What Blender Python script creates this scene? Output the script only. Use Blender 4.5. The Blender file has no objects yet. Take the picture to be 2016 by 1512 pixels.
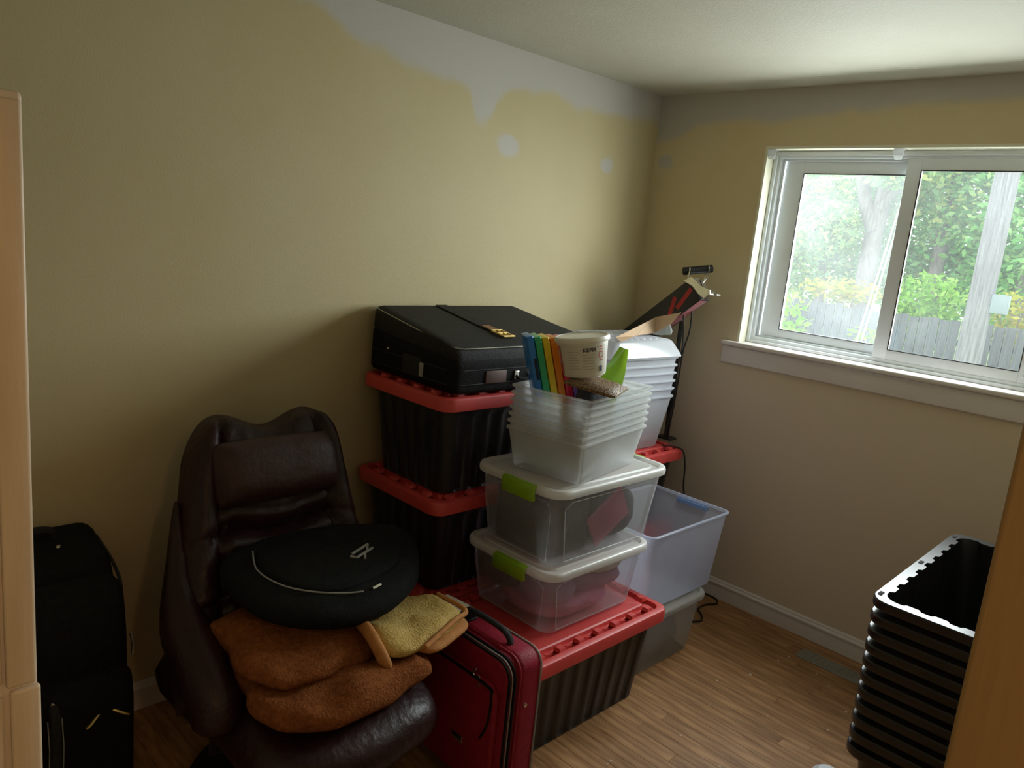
import bpy, math, random
from mathutils import Vector, Matrix, noise
random.seed(7)
PI = math.pi
S = bpy.context.scene
COL = S.collection

# ------------------------------------------------------------------ camera
F_PX, YAW, PITCH, ROLL = 1510.41, -0.781044, -0.194223, 0.0969905
CAM = Vector((2.45569, -3.35434, 1.69403))
_f = Vector((math.sin(YAW)*math.cos(PITCH), math.cos(YAW)*math.cos(PITCH), math.sin(PITCH)))
_r = Vector((math.cos(YAW), -math.sin(YAW), 0)); _u = _r.cross(_f)
_R = _r*math.cos(ROLL)+_u*math.sin(ROLL); _U = -_r*math.sin(ROLL)+_u*math.cos(ROLL)
cd = bpy.data.cameras.new('camera'); cam = bpy.data.objects.new('camera', cd); COL.objects.link(cam)
cd.sensor_width = 36; cd.lens = F_PX/2016*36; cd.clip_start = 0.02; cd.clip_end = 300
cam.matrix_world = Matrix(((_R.x, _U.x, -_f.x, CAM.x), (_R.y, _U.y, -_f.y, CAM.y), (_R.z, _U.z, -_f.z, CAM.z), (0, 0, 0, 1)))
S.camera = cam
# ------------------------------------------------------------------ sky and light
w = bpy.data.worlds.new('overcast_sky'); S.world = w; w.use_nodes = True
bg = w.node_tree.nodes['Background']; bg.inputs[0].default_value = (0.86, 0.94, 1.0, 1); bg.inputs[1].default_value = 3.2
def area(name, loc, to, sx, sy, power, col):
    l = bpy.data.lights.new(name, 'AREA'); l.shape = 'RECTANGLE'; l.size = sx; l.size_y = sy; l.energy = power; l.color = col
    o = bpy.data.objects.new(name, l); COL.objects.link(o); o.location = loc
    o.rotation_euler = (Vector(to)-Vector(loc)).to_track_quat('-Z', 'Z').to_euler(); return o
area('daylight_booster', (1.25, 0.34, 1.76), (1.25, -1, 1.26), 1.24, 0.9, 70, (0.95, 0.985, 1.0))  # added lamp just outside the panes, boosts the daylight beyond what the sky gives
hl = bpy.data.lights.new('hall_lamp', 'POINT'); hl.energy = 17; hl.color = (1.0, 0.64, 0.34); hl.shadow_soft_size = 0.12
ho = bpy.data.objects.new('hall_lamp', hl); COL.objects.link(ho); ho.location = (3.38, -3.15, 2.25)
S.view_settings.view_transform = 'Standard'; S.view_settings.look = 'None'
S.view_settings.gamma = 1; S.view_settings.use_curve_mapping = False; S.view_settings.exposure = 0.0

# ------------------------------------------------------------------ materials
def nt(name):
    m = bpy.data.materials.new(name); m.use_nodes = True
    t = m.node_tree; t.nodes.clear(); o = t.nodes.new('ShaderNodeOutputMaterial'); return m, t, o
def N(t, typ, **kw):
    n = t.nodes.new(typ)
    for k, v in kw.items(): setattr(n, k, v)
    return n
def c4(c): return (c[0], c[1], c[2], 1)
def lk(t, a, b): t.links.new(a, b)
def mat(name, col, rough=0.5, col2=None, scale=20, bump=0, bscale=None, metal=0, stretch=(1, 1, 1), island=0, spec=0.5, sheen=0, detail=4):
    """principled with noise colour variation, fine bump, per-object tint"""
    m, t, o = nt(name); p = N(t, 'ShaderNodeBsdfPrincipled'); lk(t, p.outputs[0], o.inputs[0])
    p.inputs['Roughness'].default_value = rough; p.inputs['Metallic'].default_value = metal
    p.inputs['Specular IOR Level'].default_value = spec; p.inputs['Base Color'].default_value = c4(col)
    if sheen: p.inputs['Sheen Weight'].default_value = sheen
    tc = N(t, 'ShaderNodeTexCoord'); mp = N(t, 'ShaderNodeMapping'); mp.inputs['Scale'].default_value = stretch
    lk(t, tc.outputs['Object'], mp.inputs[0])
    if col2 is not None:
        n = N(t, 'ShaderNodeTexNoise'); n.inputs['Scale'].default_value = scale; n.inputs['Detail'].default_value = detail
        lk(t, mp.outputs[0], n.inputs[0])
        r = N(t, 'ShaderNodeValToRGB'); r.color_ramp.elements[0].position = 0.35; r.color_ramp.elements[1].position = 0.68
        r.color_ramp.elements[0].color = c4(col); r.color_ramp.elements[1].color = c4(col2)
        lk(t, n.outputs['Fac'], r.inputs[0]); out = r.outputs[0]
        if island:
            oi = N(t, 'ShaderNodeObjectInfo'); h = N(t, 'ShaderNodeHueSaturation')
            mr = N(t, 'ShaderNodeMapRange'); mr.inputs[3].default_value = 1-island; mr.inputs[4].default_value = 1+island
            lk(t, oi.outputs['Random'], mr.inputs[0]); lk(t, mr.outputs[0], h.inputs['Value']); lk(t, out, h.inputs['Color']); out = h.outputs[0]
        lk(t, out, p.inputs['Base Color'])
    if bump:
        n2 = N(t, 'ShaderNodeTexNoise'); n2.inputs['Scale'].default_value = bscale or scale; n2.inputs['Detail'].default_value = 5
        lk(t, mp.outputs[0], n2.inputs[0]); b = N(t, 'ShaderNodeBump'); b.inputs['Strength'].default_value = bump; b.inputs['Distance'].default_value = 0.01
        lk(t, n2.outputs['Fac'], b.inputs['Height']); lk(t, b.outputs[0], p.inputs['Normal'])
    return m
def clear_plastic(name, col, alpha=0.4, rough=0.2, gloss=0.08):
    m, t, o = nt(name)
    d = N(t, 'ShaderNodeBsdfDiffuse'); d.inputs[0].default_value = c4(col)
    tl = N(t, 'ShaderNodeBsdfTranslucent'); tl.inputs[0].default_value = c4(col)
    a = N(t, 'ShaderNodeMixShader'); a.inputs[0].default_value = 0.5; lk(t, d.outputs[0], a.inputs[1]); lk(t, tl.outputs[0], a.inputs[2])
    tr = N(t, 'ShaderNodeBsdfTransparent'); tr.inputs[0].default_value = (0.97, 0.98, 1, 1)
    tc = N(t, 'ShaderNodeTexCoord'); n = N(t, 'ShaderNodeTexNoise'); n.inputs['Scale'].default_value = 9; lk(t, tc.outputs['Object'], n.inputs[0])
    mr = N(t, 'ShaderNodeMapRange'); mr.inputs[3].default_value = alpha-0.06; mr.inputs[4].default_value = alpha+0.06; lk(t, n.outputs['Fac'], mr.inputs[0])
    b = N(t, 'ShaderNodeMixShader'); lk(t, mr.outputs[0], b.inputs[0]); lk(t, tr.outputs[0], b.inputs[1]); lk(t, a.outputs[0], b.inputs[2])
    g = N(t, 'ShaderNodeBsdfGlossy'); g.inputs['Roughness'].default_value = rough
    lw = N(t, 'ShaderNodeLayerWeight'); lw.inputs[0].default_value = 0.35
    mm = N(t, 'ShaderNodeMath', operation='MULTIPLY_ADD'); mm.inputs[1].default_value = 0.25; mm.inputs[2].default_value = gloss*0.5; lk(t, lw.outputs['Fresnel'], mm.inputs[0])
    c = N(t, 'ShaderNodeMixShader'); lk(t, mm.outputs[0], c.inputs[0]); lk(t, b.outputs[0], c.inputs[1]); lk(t, g.outputs[0], c.inputs[2])
    lk(t, c.outputs[0], o.inputs[0]); return m
def pane_glass(name, dust):
    m, t, o = nt(name)
    tr = N(t, 'ShaderNodeBsdfTransparent'); tr.inputs[0].default_value = (0.96, 0.985, 0.97, 1)
    d = N(t, 'ShaderNodeBsdfTranslucent'); d.inputs[0].default_value = (0.85, 0.9, 0.95, 1)
    tc = N(t, 'ShaderNodeTexCoord'); n = N(t, 'ShaderNodeTexNoise'); n.inputs['Scale'].default_value = 5; n.inputs['Detail'].default_value = 5; lk(t, tc.outputs['Object'], n.inputs[0])
    mr = N(t, 'ShaderNodeMapRange'); mr.inputs[3].default_value = dust*0.3; mr.inputs[4].default_value = dust*1.7; lk(t, n.outputs['Fac'], mr.inputs[0])
    a = N(t, 'ShaderNodeMixShader'); lk(t, mr.outputs[0], a.inputs[0]); lk(t, tr.outputs[0], a.inputs[1]); lk(t, d.outputs[0], a.inputs[2])
    g = N(t, 'ShaderNodeBsdfGlossy'); g.inputs['Roughness'].default_value = 0.03
    b = N(t, 'ShaderNodeMixShader'); b.inputs[0].default_value = 0.04; lk(t, a.outputs[0], b.inputs[1]); lk(t, g.outputs[0], b.inputs[2])
    lk(t, b.outputs[0], o.inputs[0]); return m
def leaf_mat(name, cols):
    m, t, o = nt(name); ge = N(t, 'ShaderNodeNewGeometry'); r = N(t, 'ShaderNodeValToRGB')
    e = r.color_ramp.elements; e[0].color = c4(cols[0]); e[0].position = 0; e[1].color = c4(cols[-1]); e[1].position = 1
    for i, c in enumerate(cols[1:-1]): x = e.new((i+1)/(len(cols)-1)); x.color = c4(c)
    lk(t, ge.outputs['Random Per Island'], r.inputs[0])
    d = N(t, 'ShaderNodeBsdfDiffuse'); tl = N(t, 'ShaderNodeBsdfTranslucent'); lk(t, r.outputs[0], d.inputs[0]); lk(t, r.outputs[0], tl.inputs[0])
    a = N(t, 'ShaderNodeMixShader'); a.inputs[0].default_value = 0.45; lk(t, d.outputs[0], a.inputs[1]); lk(t, tl.outputs[0], a.inputs[2]); lk(t, a.outputs[0], o.inputs[0]); return m
def wall_mat(name, axis, knots, spots, low, ca=(0.51, 0.425, 0.235), cb=(0.545, 0.465, 0.28)):
    """cream paint with a bare primer band under the ceiling whose lower edge follows knots (s,z), round filler spots, tone turning greyer towards the bottom"""
    m, t, o = nt(name); p = N(t, 'ShaderNodeBsdfPrincipled'); lk(t, p.outputs[0], o.inputs[0]); p.inputs['Roughness'].default_value = 0.55; p.inputs['Specular IOR Level'].default_value = 0.3
    tc = N(t, 'ShaderNodeTexCoord'); sp = N(t, 'ShaderNodeSeparateXYZ'); lk(t, tc.outputs['Object'], sp.inputs[0]); s = sp.outputs[axis]; z = sp.outputs[2]
    ns = N(t, 'ShaderNodeTexNoise'); ns.inputs['Scale'].default_value = 7; ns.inputs['Detail'].default_value = 3; lk(t, tc.outputs['Object'], ns.inputs[0])
    s0, s1 = knots[0][0], knots[-1][0]
    mr = N(t, 'ShaderNodeMapRange'); mr.inputs[1].default_value = s0; mr.inputs[2].default_value = s1; lk(t, s, mr.inputs[0])
    cv = N(t, 'ShaderNodeFloatCurve'); pts = cv.mapping.curves[0].points
    zz = lambda v: (v-1.9)/0.6
    pts[0].location = (0, zz(knots[0][1])); pts[1].location = (1, zz(knots[-1][1]))
    for a, b in knots[1:-1]: pts.new((a-s0)/(s1-s0), zz(b))
    cv.mapping.update(); lk(t, mr.outputs[0], cv.inputs['Value'])
    def math_(op, a, b=None, c=None):
        n = N(t, 'ShaderNodeMath', operation=op)
        for i, v in enumerate((a, b, c)):
            if v is None: continue
            if isinstance(v, (int, float)): n.inputs[i].default_value = v
            else: lk(t, v, n.inputs[i])
        return n.outputs[0]
    edge = math_('MULTIPLY_ADD', cv.outputs[0], 0.6, 1.9)
    edge = math_('MULTIPLY_ADD', math_('SUBTRACT', ns.outputs['Fac'], 0.5), 0.08, edge)
    diff = math_('SUBTRACT', z, edge)
    sm = N(t, 'ShaderNodeMapRange', interpolation_type='SMOOTHSTEP'); sm.inputs[1].default_value = -0.015; sm.inputs[2].default_value = 0.035; lk(t, diff, sm.inputs[0]); mask = sm.outputs[0]
    for a, b, rad in spots:
        dx = math_('MULTIPLY', math_('SUBTRACT', s, a), 0.75); dz = math_('SUBTRACT', z, b)
        d = math_('SQRT', math_('ADD', math_('MULTIPLY', dx, dx), math_('MULTIPLY', dz, dz)))
        d = math_('MULTIPLY_ADD', math_('SUBTRACT', ns.outputs['Fac'], 0.5), 0.04, d)
        q = N(t, 'ShaderNodeMapRange', interpolation_type='SMOOTHSTEP'); q.inputs[1].default_value = rad; q.inputs[2].default_value = rad*0.55; lk(t, d, q.inputs[0])
        mask = math_('MAXIMUM', mask, q.outputs[0])
    n2 = N(t, 'ShaderNodeTexNoise'); n2.inputs['Scale'].default_value = 1.6; n2.inputs['Detail'].default_value = 5; lk(t, tc.outputs['Object'], n2.inputs[0])
    r = N(t, 'ShaderNodeValToRGB'); e = r.color_ramp.elements; e[0].position = 0.35; e[1].position = 0.7; e[0].color = c4(ca); e[1].color = c4(cb); lk(t, n2.outputs['Fac'], r.inputs[0])
    lo = N(t, 'ShaderNodeMapRange', interpolation_type='SMOOTHSTEP'); lo.inputs[1].default_value = low[1]; lo.inputs[2].default_value = low[0]; lo.inputs[3].default_value = 0; lo.inputs[4].default_value = low[2]
    lk(t, math_('MULTIPLY_ADD', n2.outputs['Fac'], 0.25, z), lo.inputs[0])
    mx0 = N(t, 'ShaderNodeMix', data_type='RGBA'); lk(t, lo.outputs[0], mx0.inputs[0]); lk(t, r.outputs[0], mx0.inputs[6]); mx0.inputs[7].default_value = (0.68, 0.575, 0.49, 1)
    mx = N(t, 'ShaderNodeMix', data_type='RGBA'); lk(t, mask, mx.inputs[0]); lk(t, mx0.outputs[2], mx.inputs[6]); mx.inputs[7].default_value = (0.51, 0.485, 0.445, 1)
    lk(t, mx.outputs[2], p.inputs['Base Color'])
    n3 = N(t, 'ShaderNodeTexNoise'); n3.inputs['Scale'].default_value = 160; lk(t, tc.outputs['Object'], n3.inputs[0]); b = N(t, 'ShaderNodeBump'); b.inputs['Strength'].default_value = 0.12; b.inputs['Distance'].default_value = 0.004
    lk(t, n3.outputs['Fac'], b.inputs['Height']); lk(t, b.outputs[0], p.inputs['Normal']); return m

M = {}
M['wall_left'] = wall_mat('cream_paint_left', 1, [(-4.0, 2.40), (-2.1, 2.38), (-1.8, 2.30), (-1.58, 2.255), (-1.28, 2.22), (-1.2, 2.11), (-1.12, 2.2), (-0.88, 2.29), (-0.58, 2.27), (-0.03, 2.30), (0.1, 2.30)], [(-1.04, 2.05, 0.06), (-0.374, 2.055, 0.045)], (0.3, 1.6, 0.25))
M['wall_far'] = wall_mat('cream_paint_far', 0, [(-0.1, 2.2), (0.08, 2.22), (0.36, 2.3), (0.63, 2.29), (0.92, 2.32), (2.6, 2.33)], [(0.07, 2.12, 0.04)], (1.0, 1.75, 0.75), (0.62, 0.51, 0.30), (0.65, 0.55, 0.345))
M['wall_plain'] = mat('cream_paint_plain', (0.52, 0.44, 0.28), 0.6, (0.55, 0.47, 0.31), 2)
M['ceiling'] = mat('ceiling_paint', (0.53, 0.505, 0.42), 0.7, (0.56, 0.535, 0.455), 3, 0.15, 120)
M['trim'] = mat('white_trim_paint', (0.68, 0.63, 0.61), 0.4, (0.73, 0.68, 0.66), 6, 0.05, 60)
M['reveal'] = mat('cream_reveal_paint', (0.72, 0.70, 0.55), 0.5, (0.76, 0.73, 0.6), 5)
M['vinyl'] = mat('window_vinyl', (0.74, 0.79, 0.82), 0.35, (0.78, 0.82, 0.85), 8)
M['gasket'] = mat('black_gasket', (0.03, 0.03, 0.035), 0.6, (0.05, 0.05, 0.05), 30)
M['clip'] = clear_plastic('clear_clip', (0.8, 0.8, 0.8), 0.5)
M['glass_a'] = pane_glass('dusty_glass', 0.024)
M['glass_b'] = pane_glass('clean_glass', 0.010)
M['oak'] = mat('oak_strip', (0.23, 0.105, 0.038), 0.45, (0.46, 0.25, 0.112), 5, 0.10, 40, stretch=(1, 8, 6), island=0.14, spec=0.35)
M['subfloor'] = mat('subfloor', (0.13, 0.075, 0.04), 0.9, (0.15, 0.09, 0.05), 5)
M['jamb'] = mat('jamb_paint', (0.33, 0.20, 0.07), 0.45, (0.36, 0.225, 0.085), 6, 0.05, 40, stretch=(6, 6, 0.6))
M['cupboard'] = mat('cream_cupboard_paint', (0.62, 0.50, 0.36), 0.42, (0.70, 0.58, 0.43), 5, 0.06, 40, stretch=(5, 5, 0.8))
M['hole'] = mat('dark_hole', (0.02, 0.012, 0.008), 0.9, (0.03, 0.02, 0.01), 30)
M['black_tote'] = mat('black_tote_plastic', (0.012, 0.012, 0.014), 0.38, (0.02, 0.02, 0.022), 30, 0.1, 200)
M['black_gloss'] = mat('black_glossy_plastic', (0.010, 0.010, 0.011), 0.30, (0.014, 0.014, 0.015), 25, spec=0.6)
M['dusty_black'] = mat('dusty_black_plastic', (0.014, 0.014, 0.015), 0.42, (0.042, 0.040, 0.037), 7, 0.1, 90, stretch=(1, 3, 0.8), detail=7)
M['red_lid'] = mat('red_lid_plastic', (0.58, 0.045, 0.042), 0.50, (0.63, 0.055, 0.05), 12, 0.05, 150, spec=0.75)
M['clear'] = clear_plastic('clear_bin_plastic', (0.92, 0.93, 0.95), 0.24)
M['clear_hazy'] = clear_plastic('hazy_bin_plastic', (0.95, 0.96, 0.94), 0.46)
M['clear_white'] = clear_plastic('milky_bin_plastic', (0.90, 0.92, 0.97), 0.72)
M['clear_blue'] = clear_plastic('bluish_bin_plastic', (0.74, 0.80, 0.98), 0.56)
M['clear_grey'] = clear_plastic('greyish_bin_plastic', (0.76, 0.76, 0.72), 0.46)
M['blue_handle'] = clear_plastic('pale_blue_plastic', (0.35, 0.55, 0.85), 0.8)
M['lid_white'] = clear_plastic('milky_lid_plastic', (0.95, 0.95, 0.92), 0.86, 0.35, 0.16)
M['green_latch'] = mat('green_latch_plastic', (0.22, 0.40, 0.012), 0.35, (0.25, 0.44, 0.02), 20)
M['leather'] = mat('burgundy_leather', (0.017, 0.005, 0.005), 0.42, (0.028, 0.0085, 0.0085), 14, 0.35, 45, spec=0.35)
M['leather_soft'] = mat('burgundy_leather_pillow', (0.030, 0.010, 0.010), 0.55, (0.040, 0.014, 0.014), 14, 0.25, 60)
M['black_metal'] = mat('black_metal', (0.012, 0.012, 0.012), 0.35, (0.02, 0.02, 0.02), 20, metal=0.4)
M['black_fabric'] = mat('black_nylon', (0.006, 0.0065, 0.006), 0.8, (0.010, 0.0105, 0.010), 60, 0.3, 220, spec=0.15)
M['charcoal_fabric'] = mat('charcoal_nylon', (0.016, 0.016, 0.017), 0.7, (0.022, 0.022, 0.024), 50, 0.3, 250, spec=0.25)
M['grey_pipe'] = mat('grey_piping', (0.24, 0.24, 0.23), 0.5, (0.3, 0.3, 0.29), 40)
M['cream_pipe'] = mat('cream_piping', (0.36, 0.36, 0.27), 0.5, (0.42, 0.42, 0.3), 40)
M['rust_fleece'] = mat('rust_fleece', (0.20, 0.062, 0.018), 0.95, (0.29, 0.098, 0.03), 70, 0.8, 160, spec=0.1)
M['yellow_fleece'] = mat('yellow_fleece', (0.62, 0.42, 0.13), 0.95, (0.72, 0.52, 0.2), 60, 0.8, 160, spec=0.1)
M['orange_hem'] = mat('orange_hem', (0.48, 0.19, 0.05), 0.8, (0.55, 0.24, 0.07), 60, 0.3, 200)
M['red_fabric'] = mat('red_suitcase_fabric', (0.24, 0.006, 0.022), 0.55, (0.30, 0.010, 0.034), 40, 0.25, 260, spec=0.3)
M['steel'] = mat('bright_steel', (0.72, 0.72, 0.70), 0.22, (0.82, 0.82, 0.8), 20, metal=1)
M['gold'] = mat('brass', (0.72, 0.52, 0.18), 0.3, (0.8, 0.6, 0.25), 30, metal=1)
M['tan_leather'] = mat('tan_leather', (0.22, 0.10, 0.05), 0.55, (0.28, 0.14, 0.07), 30)
M['brown_leather'] = mat('brown_leather', (0.06, 0.022, 0.015), 0.55, (0.08, 0.03, 0.02), 30)
M['paper'] = mat('white_paper', (0.72, 0.70, 0.66), 0.8, (0.78, 0.76, 0.72), 30)
M['cardboard'] = mat('tan_cardboard', (0.52, 0.36, 0.23), 0.85, (0.60, 0.43, 0.29), 10)
M['tub_white'] = mat('white_tub_plastic', (0.78, 0.77, 0.70), 0.32, (0.82, 0.81, 0.75), 8)
M['tub_label'] = mat('tub_label', (0.66, 0.64, 0.56), 0.45, (0.70, 0.68, 0.6), 10)
M['ink'] = mat('dark_ink', (0.03, 0.025, 0.06), 0.6, (0.04, 0.03, 0.07), 30)
M['ink_red'] = mat('red_ink', (0.6, 0.12, 0.10), 0.6, (0.65, 0.18, 0.15), 30)
M['ink_grey'] = mat('grey_ink', (0.5, 0.48, 0.42), 0.6, (0.52, 0.5, 0.45), 30)
M['slot'] = mat('navy_slot', (0.008, 0.014, 0.045), 0.5, (0.01, 0.02, 0.05), 30)
M['pouch'] = mat('brown_glitter', (0.10, 0.05, 0.022), 0.4, (0.30, 0.19, 0.09), 110, 0.6, 160, detail=2)
M['green_foil'] = mat('green_foil', (0.30, 0.55, 0.02), 0.22, (0.36, 0.62, 0.05), 8, 0.2, 15)
M['red_print'] = mat('red_print', (0.35, 0.012, 0.014), 0.45, (0.42, 0.02, 0.02), 20)
M['black_card'] = mat('black_card', (0.012, 0.012, 0.013), 0.4, (0.016, 0.016, 0.018), 20)
M['card_pink'] = mat('faded_red_card', (0.36, 0.09, 0.10), 0.5, (0.30, 0.20, 0.20), 14)
M['film'] = clear_plastic('clear_film', (0.6, 0.68, 0.68), 0.55)
M['cord'] = mat('black_cord', (0.010, 0.010, 0.010), 0.5, (0.015, 0.015, 0.015), 30)
M['vent'] = mat('grey_register', (0.20, 0.19, 0.165), 0.5, (0.27, 0.25, 0.22), 60, 0.3, 120)
M['white_plastic'] = mat('white_plastic', (0.74, 0.76, 0.86), 0.35, (0.8, 0.82, 0.9), 8)
M['pink_cloth'] = mat('pink_cloth', (0.55, 0.22, 0.33), 0.9, (0.45, 0.16, 0.28), 14, 0.4, 60)
M['purple_cloth'] = mat('purple_cloth', (0.26, 0.13, 0.24), 0.9, (0.34, 0.18, 0.3), 14, 0.4, 60)
M['white_cloth'] = mat('white_cloth', (0.66, 0.64, 0.62), 0.9, (0.55, 0.52, 0.52), 14, 0.4, 60)
M['dark_cloth'] = mat('dark_cloth', (0.03, 0.03, 0.035), 0.9, (0.05, 0.05, 0.06), 14, 0.4, 60)
M['rose_card'] = mat('rose_folder', (0.25, 0.035, 0.07), 0.5, (0.30, 0.05, 0.09), 14)
M['bark'] = mat('bark', (0.20, 0.16, 0.14), 0.95, (0.30, 0.26, 0.23), 14, 0.6, 20, stretch=(2, 2, 0.3))
M['pole_wood'] = mat('weathered_pole', (0.20, 0.185, 0.19), 0.9, (0.34, 0.32, 0.325), 10, 0.4, 20, stretch=(5, 5, 0.25))
M['fence_wood'] = mat('weathered_fence', (0.11, 0.115, 0.12), 0.9, (0.18, 0.18, 0.185), 8, 0.4, 20, stretch=(4, 4, 0.3), island=0.15)
M['box_grey'] = mat('grey_enamel', (0.26, 0.30, 0.31), 0.4, (0.29, 0.33, 0.34), 8)
M['wire'] = mat('pale_wire', (0.80, 0.82, 0.84), 0.4, (0.85, 0.86, 0.88), 8)
M['grass'] = mat('lawn', (0.16, 0.24, 0.07), 0.9, (0.26, 0.34, 0.12), 3, 0.6, 30)
M['siding'] = mat('house_siding', (0.6, 0.6, 0.58), 0.7, (0.64, 0.64, 0.62), 8)
M['leaf_green'] = leaf_mat('green_leaves', [(0.16, 0.42, 0.12), (0.26, 0.60, 0.18), (0.38, 0.70, 0.22), (0.52, 0.72, 0.26)])
M['leaf_mixed'] = leaf_mat('turning_leaves', [(0.20, 0.42, 0.15), (0.32, 0.58, 0.22), (0.50, 0.66, 0.24), (0.66, 0.64, 0.22)])
M['leaf_yellow'] = leaf_mat('yellow_leaves', [(0.35, 0.42, 0.06), (0.55, 0.55, 0.08), (0.62, 0.42, 0.08)])
M['leaf_bright'] = leaf_mat('bright_leaves', [(0.22, 0.48, 0.06), (0.36, 0.62, 0.10), (0.5, 0.68, 0.16)])
BIND = {'blue': (0.02, 0.16, 0.50), 'green': (0.03, 0.36, 0.16), 'yellow': (0.72, 0.50, 0.02), 'orange': (0.75, 0.20, 0.015), 'crimson': (0.60, 0.015, 0.06), 'purple': (0.22, 0.10, 0.42), 'pale blue': (0.25, 0.42, 0.75)}
for k, v in BIND.items():
    v = tuple(min(0.85, c*1.25) for c in v); M['binder_'+k] = mat('binder_'+k.replace(' ', '_'), v, 0.3, tuple(min(1, c*1.12) for c in v), 8)

# ------------------------------------------------------------------ mesh helpers
class MB:
    def __init__(s): s.v = []; s.f = []
    def add(s, vs, fs):
        b = len(s.v); s.v += [tuple(p) for p in vs]; s.f += [tuple(i+b for i in f) for f in fs]; return s
    def box(s, a, b):
        x0, y0, z0 = a; x1, y1, z1 = b
        return s.add([(x0, y0, z0), (x1, y0, z0), (x1, y1, z0), (x0, y1, z0), (x0, y0, z1), (x1, y0, z1), (x1, y1, z1), (x0, y1, z1)],
                     [(3, 2, 1, 0), (4, 5, 6, 7), (0, 1, 5, 4), (1, 2, 6, 5), (2, 3, 7, 6), (3, 0, 4, 7)])
    def loft(s, rings, cap0=True, cap1=True, wrap=False):
        n = len(rings[0]); vs = [p for r in rings for p in r]; fs = []
        for k in range(len(rings)-1+(1 if wrap else 0)):
            a, b = k*n, ((k+1) % len(rings))*n
            for i in range(n): j = (i+1) % n; fs.append((a+i, a+j, b+j, b+i))
        if cap0 and not wrap: fs.append(tuple(range(n-1, -1, -1)))
        if cap1 and not wrap: fs.append(tuple((len(rings)-1)*n+i for i in range(n)))
        return s.add(vs, fs)
    def tube(s, path, r, n=6, flat=1.0, cap=True):
        P = [Vector(p) for p in path]; R_ = r if isinstance(r, (list, tuple)) else [r]*len(P); rings = []; up = None
        for i, p in enumerate(P):
            d = (P[min(i+1, len(P)-1)]-P[max(i-1, 0)]).normalized()
            if up is None: up = Vector((0, 0, 1)) if abs(d.z) < 0.95 else Vector((1, 0, 0))
            sd = d.cross(up)
            if sd.length < 1e-6: sd = d.orthogonal()
            sd.normalize(); up = sd.cross(d)
            rings.append([p+sd*math.cos(2*PI*k/n)*R_[i]+up*math.sin(2*PI*k/n)*R_[i]*flat for k in range(n)])
        return s.loft(rings, cap, cap)
    def lathe(s, prof, n=24):
        return s.loft([[(r*math.cos(2*PI*k/n), r*math.sin(2*PI*k/n), z) for k in range(n)] for r, z in prof])
    def xf(s, m): s.v = [tuple(m @ Vector(p)) for p in s.v]; return s
def cr(pts, n=8, closed=False):
    """Catmull-Rom resampling"""
    P = [Vector(p) for p in pts]; out = []; L = len(P); seg = L if closed else L-1
    for i in range(seg):
        g = (lambda k: P[k % L]) if closed else (lambda k: P[max(0, min(L-1, k))])
        a, b, c, d = g(i-1), g(i), g(i+1), g(i+2)
        for k in range(n):
            t = k/n; out.append(0.5*((2*b)+(c-a)*t+(2*a-5*b+4*c-d)*t*t+(3*b-a-3*c+d)*t**3))
    if not closed: out.append(P[-1])
    return out
def rr(w, d, r, z, n=5, cx=0, cy=0):
    r = min(r, w/2-1e-4, d/2-1e-4); o = []
    for qx, qy, a0 in ((1, 1, 0), (-1, 1, 90), (-1, -1, 180), (1, -1, 270)):
        for k in range(n+1):
            a = math.radians(a0+90*k/n); o.append((cx+qx*(w/2-r)+r*math.cos(a), cy+qy*(d/2-r)+r*math.sin(a), z))
    return o
def rbox(w, d, h, rc, rb, n=5, cx=0, cy=0, z0=0):
    """rounded box: plan corner radius rc, edge bevel rb"""
    rings = []
    for k in range(4): a = PI/2*k/3; i = rb*(1-math.sin(a)); rings.append(rr(w-2*i, d-2*i, max(rc-i, 0.001), z0+rb*(1-math.cos(a)), n, cx, cy))
    for k in range(3, -1, -1): a = PI/2*k/3; i = rb*(1-math.sin(a)); rings.append(rr(w-2*i, d-2*i, max(rc-i, 0.001), z0+h-rb*(1-math.cos(a)), n, cx, cy))
    return MB().loft(rings)
def blob(poly, z0, h, nz=0.0, fr=6, seed=0, flat=0.75, ang=0, slope=(0, 0), n=6, under=0.75):
    """soft closed lump over a plan outline"""
    C = cr([(x, y, 0) for x, y in poly], n, True); c = sum((p for p in C), Vector())/len(C)
    prof = [(0.0, 0.0), (0.45, 0.0), (under, 0.02), (0.93, 0.14), (0.995, 0.35), (1.0, 0.55), (0.965, 0.75), (0.9, 0.87), (0.8, 0.945), (0.66, 0.98), (0.5, 1.0), (0.33, 1.01), (0.16, 1.015), (0.0, 1.015)]
    rings = []
    for k, (s_, t_) in enumerate(prof):
        ring = []
        for p in C:
            q = c+(p-c)*max(s_, 0.004); zz = z0+h*(t_ if t_ < 0.5 or flat >= 1 else 0.5+(t_-0.5)*1.0)
            zz += ((q.x-c.x)*slope[0]+(q.y-c.y)*slope[1])*t_
            if nz and t_ > 0.05:
                v = Vector((q.x*fr, q.y*fr, zz*fr+seed*7.3)); nn = noise.noise(v)+0.5*noise.noise(v*2.1)
                zz += nz*nn*min(1, t_); q = q+(p-c).normalized()*nz*0.8*noise.noise(v*1.3+Vector((9, 4, seed)))*(1 if 0.1 < t_ < 0.97 else 0.2)
            ring.append((q.x, q.y, zz))
        rings.append(ring)
    return MB().loft(rings)
def mesh(name, mb, m, smooth=40):
    me = bpy.data.meshes.new(name); me.from_pydata(mb.v, [], mb.f); me.update()
    if smooth:
        me.polygons.foreach_set('use_smooth', [True]*len(me.polygons)); me.set_sharp_from_angle(angle=math.radians(smooth))
    me.materials.append(M[m]); return me
def link(name, me, parent=None, loc=(0, 0, 0), rot=(0, 0, 0)):
    o = bpy.data.objects.new(name, me); COL.objects.link(o); o.location = loc; o.rotation_euler = rot; o.parent = parent; return o
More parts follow.
